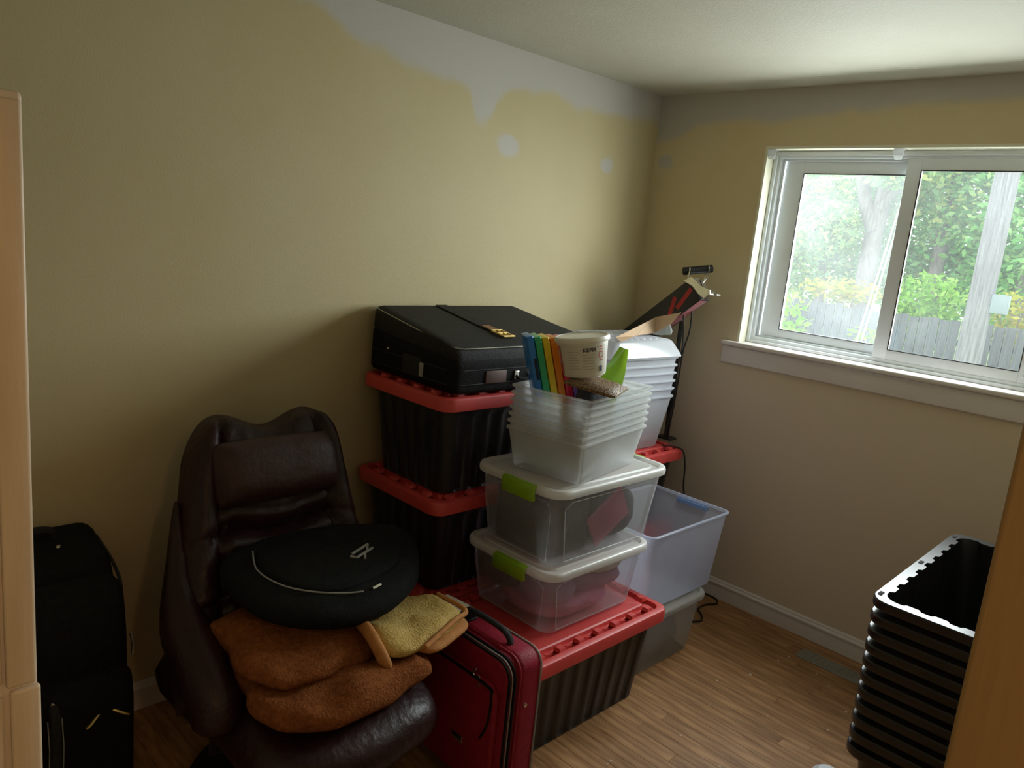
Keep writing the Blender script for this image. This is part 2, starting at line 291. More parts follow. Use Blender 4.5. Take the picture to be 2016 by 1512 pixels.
def obj(name, mb, m, parent=None, loc=(0, 0, 0), rot=(0, 0, 0), smooth=40): return link(name, mesh(name, mb, m, smooth), parent, loc, rot)
def tag(o, label, cat, group=None):
    o['label'] = label; o['category'] = cat
    if group: o['group'] = group
    return o
def thing(name, label, cat, loc=(0, 0, 0), rz=0, group=None): return tag(link(name, None, None, loc, (0, 0, rz)), label, cat, group)
def struct(name, mb, m, parent=None, smooth=30):
    o = obj(name, mb, m, parent, smooth=smooth); 
    if parent is None: o['kind'] = 'structure'
    return o
def copy_tree(o, parent=None):
    c = o.copy(); COL.objects.link(c); c.parent = parent
    for ch in [x for x in list(o.children)]: copy_tree(ch, c)
    return c
def text_mb(s, size, depth=0.0):
    cu = bpy.data.curves.new('lettering', 'FONT'); cu.body = s; cu.size = size; cu.align_x = 'CENTER'; cu.align_y = 'CENTER'; cu.offset = size*0.02; cu.extrude = depth
    t = bpy.data.objects.new('lettering', cu); COL.objects.link(t); bpy.context.view_layer.update()
    me = bpy.data.meshes.new_from_object(t.evaluated_get(bpy.context.evaluated_depsgraph_get()))
    mb = MB().add([v.co[:] for v in me.vertices], [tuple(p.vertices) for p in me.polygons])
    bpy.data.objects.remove(t); bpy.data.curves.remove(cu); bpy.data.meshes.remove(me); return mb

# ------------------------------------------------------------------ the room
RX, FY, CH = 2.375, -3.75, 2.44            # right wall face, front wall face, ceiling height
WX0, WX1, WZ0, WZ1 = 0.615, 1.88, 1.285, 2.19   # window opening
struct('floor', MB().box((-0.1, FY-0.1, -0.06), (4.0, 0.1, -0.014)), 'subfloor')
floor = bpy.data.objects['floor']
lens = [0.55, 0.75, 0.95, 1.2]; pm = {}
for L in lens:
    mb = MB().loft([[(-L/2+i, -0.0285+i, z), (L/2-i, -0.0285+i, z), (L/2-i, 0.0285-i, z), (-L/2+i, 0.0285-i, z)] for i, z in ((0.0002, -0.014), (0.0002, -0.0006), (0.0009, 0.0))])
    pm[L] = mesh('plank', mb, 'oak', 0)
y = -0.03
while y > FY:
    x = -random.uniform(0.0, 0.5)
    xe = 2.375 if y > -2.9 else 2.6
    while x < xe:
        L = random.choice(lens); 
        if x+L > 0.02:
            x0, x1 = max(x, 0.0), min(x+L, xe)
            o = link('plank', pm[L], floor, ((x0+x1)/2, y, 0)); o.scale.x = (x1-x0)/L
        x += L
    y -= 0.0572
struct('ceiling', MB().box((-0.1, FY-0.1, CH), (4.0, 0.1, CH+0.1)), 'ceiling')
struct('wall_left', MB().box((-0.1, FY-0.1, -0.05), (0, 0.1, CH)), 'wall_left')
fw = MB().box((0, 0, -0.05), (WX0, 0.14, CH)).box((WX1, 0, -0.05), (3.6, 0.14, CH)).box((WX0, 0, -0.05), (WX1, 0.14, WZ0-0.012)).box((WX0, 0, WZ1), (WX1, 0.14, CH))
struct('wall_far', fw, 'wall_far')
struct('wall_right', MB().box((RX, -2.91, -0.05), (RX+0.115, 0, CH)).box((RX, FY, 2.07), (RX+0.115, -2.91, CH)), 'wall_plain')
struct('wall_front', MB().box((0, FY-0.1, -0.05), (4.0, FY, CH)), 'wall_plain')
struct('wall_hall', MB().box((3.9, FY, -0.05), (4.0, -1.9, CH)).box((RX+0.115, -2.0, -0.05), (3.9, -1.9, CH)), 'wall_plain')
# door opening trim
t = rbox(0.125, 0.02, 2.07, 0.003, 0.003, 3, RX+0.0625+0.001, -2.92); struct('trim_1', t, 'jamb')
struct('trim_2', MB().box((RX-0.01, FY+0.001, 2.05), (RX+0.125, -2.93, 2.07)), 'jamb')
# baseboards with a stepped, rounded top
def baseboard(name, L, rotz, loc):
    prof = [(0, 0), (0.014, 0), (0.014, 0.062), (0.012, 0.068), (0.018, 0.07), (0.018, 0.078), (0.011, 0.084), (0.009, 0.092), (0.004, 0.097), (0, 0.097)]
    mb = MB().loft([[(0, -a, b) for a, b in prof], [(L, -a, b) for a, b in prof]])
    o = obj(name, mb, 'trim', None, loc, (0, 0, rotz), 30); o['kind'] = 'structure'
baseboard('baseboard_far', RX, 0, (0, -0.0005, 0)); baseboard('baseboard_left', -FY, PI/2, (0.0005, FY, 0))
# window
wn = struct('window_1', MB().box((WX0, -0.001, WZ0-0.012), (WX0+0.012, 0.14, WZ1)).box((WX1-0.012, -0.001, WZ0), (WX1, 0.14, WZ1)).box((WX0+0.012, -0.001, WZ1-0.012), (WX1-0.012, 0.14, WZ1)), 'reveal')
def frame(name, x0, x1, z0, z1, y0, y1, tl, tr, tb, tt, m, par):
    mb = MB()
    def bev(a, b): 
        cx, cz = (a[0]+b[0])/2, (a[2]+b[2])/2; sub = rbox(b[0]-a[0], b[1]-a[1], b[2]-a[2], 0.003, 0.003, 2, cx, (a[1]+b[1])/2, a[2]); mb.add(sub.v, sub.f)
    bev((x0, y0, z0), (x0+tl, y1, z1)); bev((x1-tr, y0, z0), (x1, y1, z1)); bev((x0+tl-.001, y0, z0), (x1-tr+.001, y1, z0+tb)); bev((x0+tl-.001, y0, z1-tt), (x1-tr+.001, y1, z1)); return obj(name, mb, m, par, smooth=30)
fr_ = frame('window_frame', WX0+0.013, WX1-0.013, WZ0+0.001, WZ1-0.013, 0.075, 0.138, 0.03, 0.03, 0.03, 0.03, 'vinyl', wn)
frame('frame_lip', WX0+0.013, WX1-0.013, WZ0+0.001, WZ1-0.013, 0.062, 0.076, 0.016, 0.016, 0.014, 0.02, 'vinyl', fr_)
frame('frame_track', WX0+0.043, WX1-0.043, WZ0+0.03, WZ1-0.043, 0.098, 0.106, 0.012, 0.012, 0.010, 0.012, 'vinyl', fr_)
ls = frame('sash', 0.672, 1.262, WZ0+0.033, WZ1-0.045, 0.108, 0.135, 0.092, 0.045, 0.048, 0.062, 'vinyl', wn)
frame('gasket', 0.762, 1.219, WZ0+0.079, WZ1-0.105, 0.106, 0.110, 0.005, 0.004, 0.004, 0.005, 'gasket', ls)
obj('pane', MB().box((0.764, 0.118, WZ0+0.081), (1.217, 0.122, WZ1-0.107)), 'glass_a', ls)
rs = frame('sash', 1.216, 1.835, WZ0+0.026, WZ1-0.040, 0.078, 0.104, 0.058, 0.072, 0.046, 0.050, 'vinyl', wn)
frame('gasket', 1.273, 1.765, WZ0+0.071, WZ1-0.089, 0.0765, 0.080, 0.006, 0.004, 0.004, 0.005, 'gasket', rs)
obj('pane', MB().box((1.276, 0.088, WZ0+0.073), (1.762, 0.092, WZ1-0.091)), 'glass_b', rs)
obj('window_latch', rbox(0.03, 0.012, 0.012, 0.004, 0.003, 3, 1.79, 0.073, WZ0+0.045), 'vinyl', rs)
sl = rbox(WX1-WX0+0.13, 0.165, 0.024, 0.006, 0.008, 4, (WX0+WX1)/2, -0.0205, WZ0-0.0235)
# keep the stool out of the wall beside the opening
st = MB().box((WX0+0.001, -0.001, WZ0-0.0115), (WX1-0.001, 0.075, WZ0+0.0005)); sn = rbox(WX1-WX0+0.13, 0.034, 0.024, 0.006, 0.009, 4, (WX0+WX1)/2, -0.0175, WZ0-0.0235); st.add(sn.v, sn.f)
obj('window_sill', st, 'trim', wn); ap = rbox(WX1-WX0+0.124, 0.016, 0.082, 0.003, 0.004, 3, (WX0+WX1)/2, -0.0085, WZ0-0.107); obj('apron', ap, 'trim', wn)
for bx in (0.645, 1.20):
    b = tag(link('blind_bracket', None, None, (bx, 0.018, WZ1-0.013)), 'clear plastic blind bracket at the upper corner of the window' if bx < 1 else 'clear plastic blind bracket over the middle of the window', 'bracket')
    obj('bracket_body', MB().box((-0.02, -0.016, -0.03), (0.02, -0.012, 0)).box((-0.02, -0.012, -0.004), (0.02, 0.02, 0)).box((-0.02, -0.012, -0.03), (-0.016, 0.016, -0.004)), 'clip', b)
    obj('clip_hook', rbox(0.03, 0.014, 0.016, 0.004, 0.004, 3, 0, -0.008, -0.044), 'clip', b)
# floor register
vr = thing('floor_vent', 'grey patterned metal floor register beside the baseboard', 'vent', (1.385, -0.16, 0))
obj('vent_plate', rbox(0.30, 0.095, 0.004, 0.004, 0.0015, 3), 'vent', vr)
sm_ = mesh('louvre', MB().loft([[(-0.009, -0.033, z), (0.009, -0.033, z), (0.009, 0.033, z), (-0.009, 0.033, z)] if z < 0.005 else [(-0.006, -0.03, z), (0.006, -0.03, z), (0.006, 0.03, z), (-0.006, 0.03, z)] for z in (0.003, 0.0065)]), 'vent', 30)
for k in range(11): link('louvre', sm_, vr, (-0.125+k*0.025, 0, 0))

# ------------------------------------------------------------------ tall cupboard beside the doorway
CX1, CY1, CHT, SEAM = 1.385, -3.116, 1.80, 1.045
cu = thing('tall_cupboard', 'tall cream painted wooden cupboard with worn edges and screw holes', 'cupboard', (CX1-0.24, CY1-0.3, 0))
obj('carcass', rbox(0.46, 0.60, CHT, 0.006, 0.006, 3, 0, 0, 0), 'cupboard', cu)
for z0, z1, e in ((SEAM, CHT-0.01, 0.0), (0.06, SEAM-0.006, 0.004)):
    obj('side_stile', rbox(0.012, 0.035, z1-z0, 0.005, 0.004, 3, 0.234, 0.28+e, z0), 'cupboard', cu)
    obj('side_panel', rbox(0.008, 0.545, z1-z0-0.012, 0.003, 0.003, 3, 0.232, -0.014, z0+0.006), 'cupboard', cu)
for yy, zz, r in ((0.185, 0.985, 0.0055), (0.222, 1.0, 0.004)):
    h = MB().lathe([(r, 0), (r, 0.003), (r*0.6, 0.0032)], 10); h.xf(Matrix.Translation((0.2345, yy, zz)) @ Matrix.Rotation(PI/2, 4, 'Y')); obj('screw_hole', h, 'hole', cu)

# ------------------------------------------------------------------ storage totes
TW, TD, TH = 0.515, 0.765, 0.345
def ribring(w, d, r, z, amp, nx=5, ny=8):
    """rounded rectangle with a square-wave set of ribs on every side; the same count for any amp"""
    o = []
    def side(p0, p1, nrm, k):
        L = (Vector(p1)-Vector(p0)); 
        for i in range(k):
            for f, a in ((0.08, 0), (0.18, 1), (0.62, 1), (0.72, 0)):
                t_ = (i+f+0.1)/k; q = Vector(p0)+L*t_-Vector(nrm)*amp*a; o.append((q.x, q.y, z))
    def corner(cx, cy, a0):
        for k in range(6): a = math.radians(a0+90*k/5); o.append((cx+r*math.cos(a), cy+r*math.sin(a), z))
    X, Y = w/2, d/2
    corner(X-r, Y-r, 0); side((X-r, Y), (-X+r, Y), (0, 1), nx); corner(-X+r, Y-r, 90); side((-X, Y-r), (-X, -Y+r), (-1, 0), ny)
    corner(-X+r, -Y+r, 180); side((-X+r, -Y), (X-r, -Y), (0, -1), nx); corner(X-r, -Y+r, 270); side((X, -Y+r), (X, Y-r), (1, 0), ny)
    return o
def tote_body(scallop, B=(0.385, 0.635), wall=0.003, rib=0.007, inrib=0.009):
    T = (0.445, 0.695); R_ = []
    def at(z, amp, inset=0): f = z/0.335; return ribring(B[0]+(T[0]-B[0])*f-2*inset, B[1]+(T[1]-B[1])*f-2*inset, 0.045-inset, z, amp)
    R_ += [ribring(B[0]-0.02, B[1]-0.02, 0.035, 0.0, 0), at(0.004, 0.0), at(0.012, rib), at(0.285, rib), at(0.295, 0), at(0.318, 0)]
    ow, od = TW-0.02, TD-0.02
    R_ += [ribring(ow-0.004, od-0.004, 0.05, 0.318, 0), ribring(ow, od, 0.052, 0.322, 0), ribring(ow, od, 0.052, 0.341, 0), ribring(ow-0.006, od-0.006, 0.05, 0.345, 0)]
    R_ += [ribring(T[0]-0.006, T[1]-0.006, 0.042, 0.345, -0.0 if not scallop else 0.010), ribring(T[0]-0.008, T[1]-0.008, 0.042, 0.338, 0.0 if not scallop else 0.010)]
    R_ += [at(0.30, 0.0, wall), at(0.010, inrib, wall), at(0.006, 0, 0.02)]
    return MB().loft(R_)
TOTE_CLOSED = mesh('tote_body', tote_body(False), 'black_tote', 35)
TOTE_DUSTY = mesh('tote_body', tote_body(False), 'dusty_black', 35)
TOTE_OPEN = mesh('tote_body', tote_body(False, (0.365, 0.615), 0.0045, 0.002, 0.0), 'black_gloss', 35)
TOTE_TOP = mesh('tote_body', tote_body(True, (0.365, 0.615), 0.0045, 0.002, 0.0), 'black_gloss', 35)
LR = []
for i, z in ((0.006, 0.322), (0.0, 0.325), (0.0, 0.362), (0.003, 0.369), (0.009, 0.372), (0.028, 0.371), (0.031, 0.357), (0.070, 0.357), (0.073, 0.371), (0.078, 0.375), (0.13, 0.375)):
    LR.append(rr(TW-2*i, TD-2*i, max(0.05-i*0.6, 0.012), z, 6))
LID = mesh('lid', MB().loft([rr(TW-0.02, TD-0.02, 0.045, 0.352, 6)]+LR, False, True), 'red_lid', 35)
# the lid's locking tabs: bent little bridges across the moulded groove
TAB = mesh('tab', MB().loft([[(-0.017, y_, z_), (0.017, y_, z_), (0.013, y_, z_+0.013), (-0.013, y_, z_+0.013)] for y_, z_ in ((-0.018, 0.356), (-0.013, 0.3675), (0.008, 0.3675), (0.014, 0.356))]), 'red_lid', 30)
WEDGE = mesh('lid_wedge', MB().loft([[(-0.02, y_, 0.356), (0.02, y_, 0.356), (0.02, y_, 0.356+h_), (-0.02, y_, 0.356+h_*0.4)] for y_, h_ in ((-0.014, 0.004), (0.0, 0.013), (0.014, 0.017))]), 'red_lid', 30)
def make_tote(body, label, loc, group=None, lid=True, tabs=True):
    t = thing('storage_tote', label, 'storage tote', loc, 0, group); link('tote_body', body, t)
    if lid:
        l = link('lid', LID, t)
        if tabs:
            for sx in (1, -1):
                for k in range(7):
                    link('tab', TAB, l, (sx*(TW/2-0.040), -0.29+k*0.0967, 0), (0, 0, -PI/2*sx))
                    if k < 6: link('lid_wedge', WEDGE, l, (sx*(TW/2-0.058), -0.242+k*0.0967, 0), (0, 0, -PI/2*sx))
            for sy in (1, -1):
                for k in range(4): link('tab', TAB, l, (-0.15+k*0.1, sy*(TD/2-0.040), 0), (0, 0, 0 if sy > 0 else PI))
    return t
P_ = 0.3755; GA = 'black totes with red lids'
make_tote(TOTE_CLOSED, 'black tote with red lid, bottom of the stack carrying the black suitcase', (0.272, -1.338, 0), GA)
make_tote(TOTE_CLOSED, 'black tote with red lid, middle one under the flat black suitcase', (0.272, -1.338, P_), GA)
make_tote(TOTE_CLOSED, 'black ribbed tote with red lid directly under the flat black suitcase', (0.277, -1.338, 2*P_), GA)
make_tote(TOTE_DUSTY, 'dusty scuffed black tote with red lid on the floor behind the red suitcase', (0.787, -1.352, 0), GA)
make_tote(TOTE_CLOSED, 'black tote on the floor in the far corner under another tote', (0.275, -0.552, 0), GA, tabs=False)
make_tote(TOTE_CLOSED, 'black tote with red lid in the far corner carrying milky white bins', (0.275, -0.552, P_), GA)
# nest of open black totes: each sits a hair more tilted than the one it is nested in
NM = Matrix.Translation((2.043, -0.826, 0))
for k in range(11):
    if k: NM = NM @ Matrix.Translation((0, 0, 0.0478)) @ Matrix.Rotation(0.0042, 4, 'X')
    t = thing('storage_tote', 'lowest black tote standing on the floor and carrying the nested black totes' if k == 0 else 'empty open black tote nested in the tall stack beside the door jamb' if k < 10 else 'topmost open black tote of the nested stack with shiny scalloped rim', 'storage tote', NM.to_translation(), 0, 'nested empty black totes')
    t.rotation_euler = NM.to_euler()
    link('tote_body', TOTE_OPEN if k < 10 else TOTE_TOP, t)
    if k == 10:
        for sx in (-1, 1):
            for yy in (-0.32, 0.0, 0.32): obj('rim_slot', rbox(0.012, 0.026, 0.002, 0.003, 0.0005, 3, sx*0.232, yy, 0.3447), 'hole', t)

# ------------------------------------------------------------------ clear plastic boxes
def shell(wb, db, wt, dt, h, r, step=None):
    R_ = [rr(wb-0.03, db-0.03, r*0.6, 0.0, 6), rr(wb-0.008, db-0.008, r*0.9, 0.003, 6), rr(wb, db, r, 0.012, 6)]
    R_ += [rr(wt, dt, r, h-0.012, 6), rr(wt+0.012, dt+0.012, r+0.006, h-0.010, 6), rr(wt+0.02, dt+0.02, r+0.01, h-0.006, 6), rr(wt+0.02, dt+0.02, r+0.01, h-0.001, 6), rr(wt+0.016, dt+0.016, r+0.008, h, 6), rr(wt-0.001, dt-0.001, r, h, 6), rr(wt-0.003, dt-0.003, r, h-0.010, 6)]
    return MB().loft(R_, True, False)
def boxlid(w, d, r, h):
    R_ = [rr(w-0.012, d-0.012, r, 0, 6), rr(w-0.002, d-0.002, r, 0.001, 6), rr(w, d, r, 0.006, 6), rr(w, d, r, h-0.010, 6), rr(w-0.006, d-0.006, r-0.003, h-0.003, 6), rr(w-0.016, d-0.016, r-0.008, h, 6),
          rr(w-0.04, d-0.04, r-0.015, h, 6), rr(w-0.052, d-0.052, r-0.02, h-0.010, 6), rr(w-0.09, d-0.09, r-0.025, h-0.010, 6), rr(w-0.098, d-0.098, r-0.028, h-0.004, 6), rr(w-0.2, d-0.2, 0.02, h-0.004, 6)]
    return MB().loft(R_, False, True)
def latch_mb(L):
    # L-shaped clip: a slightly domed plate hooking over the rim
    prof = [(0.0, -0.040), (-0.010, -0.040), (-0.014, -0.034), (-0.015, 0.0), (-0.012, 0.010), (-0.004, 0.014), (0.014, 0.014), (0.014, 0.009), (-0.002, 0.008), (-0.006, 0.0)]
    return MB().loft([[(-L/2+e, a, b) for a, b in prof] if q else [(-L/2+e, a*0.8, b*0.9) for a, b in prof] for e, q in ((0, 0), (0.004, 1), (L-0.004, 1), (L, 0))])
def bead(w0, w1, h0, h1, r=0.0018):
    P = cr([(-w0, h0, 0), (w0, h0, 0), (w1, h1-0.02, 0), (w1-0.02, h1, 0), (-w1+0.02, h1, 0), (-w1, h1-0.02, 0)], 4, True); return P
def clear_box(label, loc, wb, db, wt, dt, h, m, lidm='lid_white', r=0.05, latches=True, lid=True, group=None, lh=0.028):
    t = thing('clear_box', label, 'storage box', loc, 0, group)
    obj('box_body', shell(wb, db, wt, dt, h, r), m, t)
    # moulded panel outline on the two visible walls
    for side in ((0, 1) if latches else ()):
        pts = []; s0, s1 = (db, dt) if side == 0 else (wb, wt)
        for u, v in ((-0.40, 0.06), (0.40, 0.06), (0.43, 0.78), (0.37, 0.86), (-0.37, 0.86), (-0.43, 0.78)):
            z = h*v; f = v; sp = s0+(s1-s0)*f; off = (wb+(wt-wb)*f)/2 if side == 0 else (db+(dt-db)*f)/2
            pts.append((off+0.0005, u*sp, z) if side == 0 else (u*sp, -off-0.0005, z))
        pts.append(pts[0]); obj('panel_bead', MB().tube(pts, 0.0016, 5), m, t)
    if lid:
        l = obj('lid', boxlid(wt+0.036, dt+0.036, r+0.018, lh), lidm, t, (0, 0, h-0.016))
        if latches:
            me = mesh('latch', latch_mb(0.15), 'green_latch', 40)
            link('latch', me, t, (0.035, -(dt+0.036)/2-0.001, h-0.003), (0, 0, 0)); link('latch', me, t, (0, (dt+0.036)/2+0.001, h-0.003), (0, 0, PI))
    return t
B1Z, B1H = P_+0.0055, 0.226
clear_box('clear box with white lid and green latches standing on the dusty tote', (0.748, -1.305, B1Z), 0.37, 0.475, 0.405, 0.535, B1H, 'clear', group='clear latch boxes in the front stack')
B2Z = B1Z+B1H+0.0125; B2H = 0.268
clear_box('clear box with white lid and green latches directly under nested clear bins', (0.752, -1.270, B2Z), 0.345, 0.535, 0.38, 0.60, B2H, 'clear', group='clear latch boxes in the front stack')
# contents of the lower box
def lump(name, label, cat, poly, z0, h, m, seed, grp, nz=0.02): return tag(obj(name, blob(poly, z0, h, nz, 14, seed), m), label, cat, grp)
GC = 'things inside the clear boxes'
z1 = B1Z+0.006
lump('folded_shirt', 'pink bundle of cloth low in the lower clear box', 'clothing', [(0.63, -1.47), (0.875, -1.47), (0.875, -1.15), (0.63, -1.15)], z1, 0.075, 'pink_cloth', 1, GC)
lump('folded_shirt', 'purple bundle of cloth at the front of the lower clear box', 'clothing', [(0.76, -1.33), (0.895, -1.34), (0.895, -1.12), (0.76, -1.12)], z1+0.074, 0.07, 'purple_cloth', 2, GC)
lump('folded_shirt', 'off-white cloth at the top of the lower clear box', 'clothing', [(0.74, -1.26), (0.90, -1.28), (0.90, -1.12), (0.74, -1.10)], z1+0.135, 0.055, 'white_cloth', 3, GC, 0.012)
lump('dark_pouch', 'black pouch against the end wall of the lower clear box', 'pouch', [(0.585, -1.525), (0.72, -1.525), (0.72, -1.40), (0.585, -1.40)], z1+0.07, 0.115, 'dark_cloth', 4, GC, 0.01)
lump('folded_shirt', 'mauve rolled cloth beside the black pouch in the lower clear box', 'clothing', [(0.76, -1.51), (0.905, -1.51), (0.905, -1.38), (0.76, -1.38)], z1+0.07, 0.075, 'purple_cloth', 5, GC, 0.012)
# contents of the upper box
z2 = B2Z+0.006
tag(obj('black_case', rbox(0.28, 0.21, 0.195, 0.03, 0.015, 4, 0.735, -1.405, z2), 'dark_cloth'), 'boxy black case filling one end of the upper clear box', 'case', GC)
fo = rbox(0.012, 0.20, 0.13, 0.004, 0.003, 3); fo.xf(Matrix.Translation((0.895, -1.20, z2+0.054)) @ Matrix.Rotation(0.5, 4, 'X'))
tag(obj('rose_folder', fo, 'rose_card'), 'rose red folder leaning inside the upper clear box', 'folder', GC)
lump('dark_cushion', 'dark rounded bag beside the rose folder in the upper clear box', 'bag', [(0.62, -1.27), (0.85, -1.26), (0.868, -1.04), (0.62, -1.04)], z2, 0.185, 'dark_cloth', 6, GC, 0.012)

# nested clear bins on top
BN = shell(0.27, 0.40, 0.30, 0.455, 0.150, 0.010)
BINM = mesh('clear_bin', BN, 'clear_hazy', 35)
NZ = B2Z+B2H-0.016+0.025; NROT = 0.19
for k in range(7):
    o = link('clear_bin', BINM, None, (0.7625+0.0006*k, -1.288+0.0009*k, NZ+k*0.0245), (0, 0, NROT+0.0015*math.sin(k*2.3)))
    tag(o, 'lowest clear bin resting on the lid of the upper latch box' if k == 0 else 'empty clear bin nested in the stack on the upper latch box' if k < 6 else 'topmost clear bin of the front stack holding coloured binders and a tub', 'storage bin', 'nested clear bins on the front stack')
TOPZ = NZ+6*0.0245          # floor of the topmost bin
# milky bins behind
MBN = mesh('milky_bin', shell(0.29, 0.41, 0.345, 0.475, 0.258, 0.03), 'clear_white', 35)
for k in range(6):
    o = link('milky_bin', MBN, None, (0.288, -0.485, 2*P_+0.001+k*0.0375), (0, 0, -0.06))
    tag(o, 'lowest milky white bin resting on the red lid in the corner' if k == 0 else 'milky white bin nested directly beneath the upturned tray' if k == 5 else 'milky white plastic bin nested in the stack on the corner tote', 'storage bin', 'nested milky bins in the corner')
MTOP = 2*P_+0.001+5*0.0375+0.258
tr = thing('upturned_tray', 'milky plastic tray lying upside down on the milky bins, ribbed base', 'tray', (0.288, -0.485, MTOP+0.0005), -0.06)
obj('tray_body', MB().loft([rr(0.375, 0.50, 0.03, 0, 6), rr(0.378, 0.503, 0.03, 0.004, 6), rr(0.37, 0.495, 0.03, 0.014, 6), rr(0.32, 0.42, 0.03, 0.068, 6), rr(0.30, 0.40, 0.03, 0.076, 6)]), 'clear_white', tr)
rb = mesh('rib', rbox(0.26, 0.010, 0.006, 0.004, 0.002, 3), 'clear_white')
for k in range(8): link('rib', rb, tr, (0, -0.15+k*0.043, 0.075))

# big bluish box and the lidded one under it
clear_box('greyish clear box with milky lid on the floor near the power cord', (0.724, -0.742, 0.0), 0.375, 0.40, 0.42, 0.44, 0.262, 'clear_grey', 'clear_grey', latches=False)
lump('dark_cushion', 'dark grey clutter inside the lidded clear box on the floor', 'bag', [(0.58, -0.89), (0.86, -0.89), (0.86, -0.59), (0.58, -0.59)], 0.006, 0.15, 'dark_cloth', 8, None, 0.02)
bb = clear_box('big open bluish clear box stacked on the greyish lidded box', (0.734, -0.700, 0.2745), 0.36, 0.50, 0.40, 0.56, 0.335, 'clear_blue', latches=False, lid=False, r=0.03)
obj('handle', rbox(0.16, 0.012, 0.020, 0.005, 0.004, 3, 0.02, 0.273, 0.300), 'blue_handle', bb)
obj('handle_grip', rbox(0.15, 0.020, 0.010, 0.005, 0.003, 3, 0.02, 0.289, 0.312), 'blue_handle', bb)

# ------------------------------------------------------------------ what stands in the topmost clear bin
bm_ = [('blue', 0), ('green', 1), ('yellow', 2), ('orange', 3), ('crimson', 4), ('purple', 5), ('pale blue', 6)]
for c, i in bm_:
    T_ = 0.0262; t = thing('ring_binder', f'{c} plastic binder standing in the topmost clear bin', 'binder', (0.713+0.0268*i*0.545, -1.431+0.0268*i*0.839, TOPZ+0.0055), -0.576, 'rainbow row of binders')
    ln = Matrix.Rotation(0.27, 4, 'X')
    body = rbox(0.094, T_-0.002, 0.326, 0.006, 0.003, 3, 0.008); body.xf(ln); obj('cover', body, 'binder_'+c, t)
    sp_ = rbox(0.008, T_-0.004, 0.306, 0.003, 0.003, 3, 0.057, 0, 0.007); sp_.xf(ln); obj('spine', sp_, 'binder_'+c, t)
    if c == 'blue': s2 = rbox(0.006, 0.010, 0.075, 0.002, 0.002, 3, 0.060, 0.004, 0.176); s2.xf(ln); obj('label_slot', s2, 'slot', t)
tb = thing('kefir_tub', 'white plastic kefir tub with printed label tilted above the binders', 'tub', (0.888, -1.443, TOPZ+0.2205), 0.0)
tb.scale = (1.12, 1.12, 1.08)
TM = Matrix.Rotation(-0.17, 4, Vector((-0.67, 0.74, 0)))
def tubr(z): return 0.062+0.014*z/0.115
m_ = MB().lathe([(0.0, 0), (0.056, 0), (0.060, 0.003), (0.062, 0.008), (0.0745, 0.104), (0.0745, 0.112)], 32).xf(TM); obj('tub_body', m_, 'tub_white', tb)
m_ = MB().lathe([(0.0755, 0.104), (0.0795, 0.105), (0.0805, 0.109), (0.0805, 0.117), (0.079, 0.120), (0.074, 0.121), (0.072, 0.118), (0.0, 0.118)], 32).xf(TM); obj('tub_lid', m_, 'tub_white', tb)
def wrap_mb(mb, ang, zc, lift):
    o = []
    for x, y_, z_ in mb.v: r = tubr(zc+y_)*0.985+lift; a = ang+x/r; o.append((r*math.cos(a), r*math.sin(a), zc+y_))
    mb.v = o; return mb.xf(TM)
def grid(wd, ht, nx): return MB().add([(-wd/2+wd*i/nx, s_*ht/2, 0) for i in range(nx+1) for s_ in (-1, 1)], [(2*i, 2*i+2, 2*i+3, 2*i+1) for i in range(nx)])
A0 = -0.86
lb = obj('tub_label', wrap_mb(grid(0.150, 0.088, 24), A0, 0.054, 0.0022), 'tub_label', tb)
obj('lettering', wrap_mb(text_mb('KEFIR', 0.0165), A0+0.26, 0.084, 0.0034), 'ink', lb, smooth=0)
for k in range(7): obj('print_line', wrap_mb(grid(0.034-0.006*(k % 3), 0.0025, 6), A0-0.42, 0.080-k*0.0085, 0.0030), 'ink_grey', lb, smooth=0)
for k in range(6): obj('print_line', wrap_mb(grid(0.038-0.005*(k % 2), 0.0025, 6), A0+0.22, 0.070-k*0.0085, 0.0030), 'ink_grey', lb, smooth=0)
for k in range(6): obj('barcode_bar', wrap_mb(grid(0.0012+0.0008*(k % 2), 0.017, 2), A0+0.70+k*0.026, 0.026, 0.0034), 'ink', lb, smooth=0)
sw = []
for k in range(9): a = 2*PI*k/8; sw.append((0.0105*math.cos(a), 0.0115*math.sin(a), 0))
ring_ = MB().add([(p[0]*f, p[1]*f, 0) for p in sw[:8] for f in (1, 0.72)], [(2*i, 2*((i+1) % 8), 2*((i+1) % 8)+1, 2*i+1) for i in range(8)]); obj('round_mark', wrap_mb(ring_, A0+0.78, 0.068, 0.0034), 'ink_red', lb, smooth=0)
for k, (dx, dz) in enumerate(((0, 0.084), (0.004, 0.052), (-0.003, 0.092))): obj('print_mark', wrap_mb(grid(0.012, 0.003, 3), A0+0.78+dx*10, dz, 0.0034), 'ink_red', lb, smooth=0)
obj('print_band', wrap_mb(grid(0.012, 0.086, 3), A0-1.12, 0.054, 0.0030), 'ink_red', lb, smooth=0)
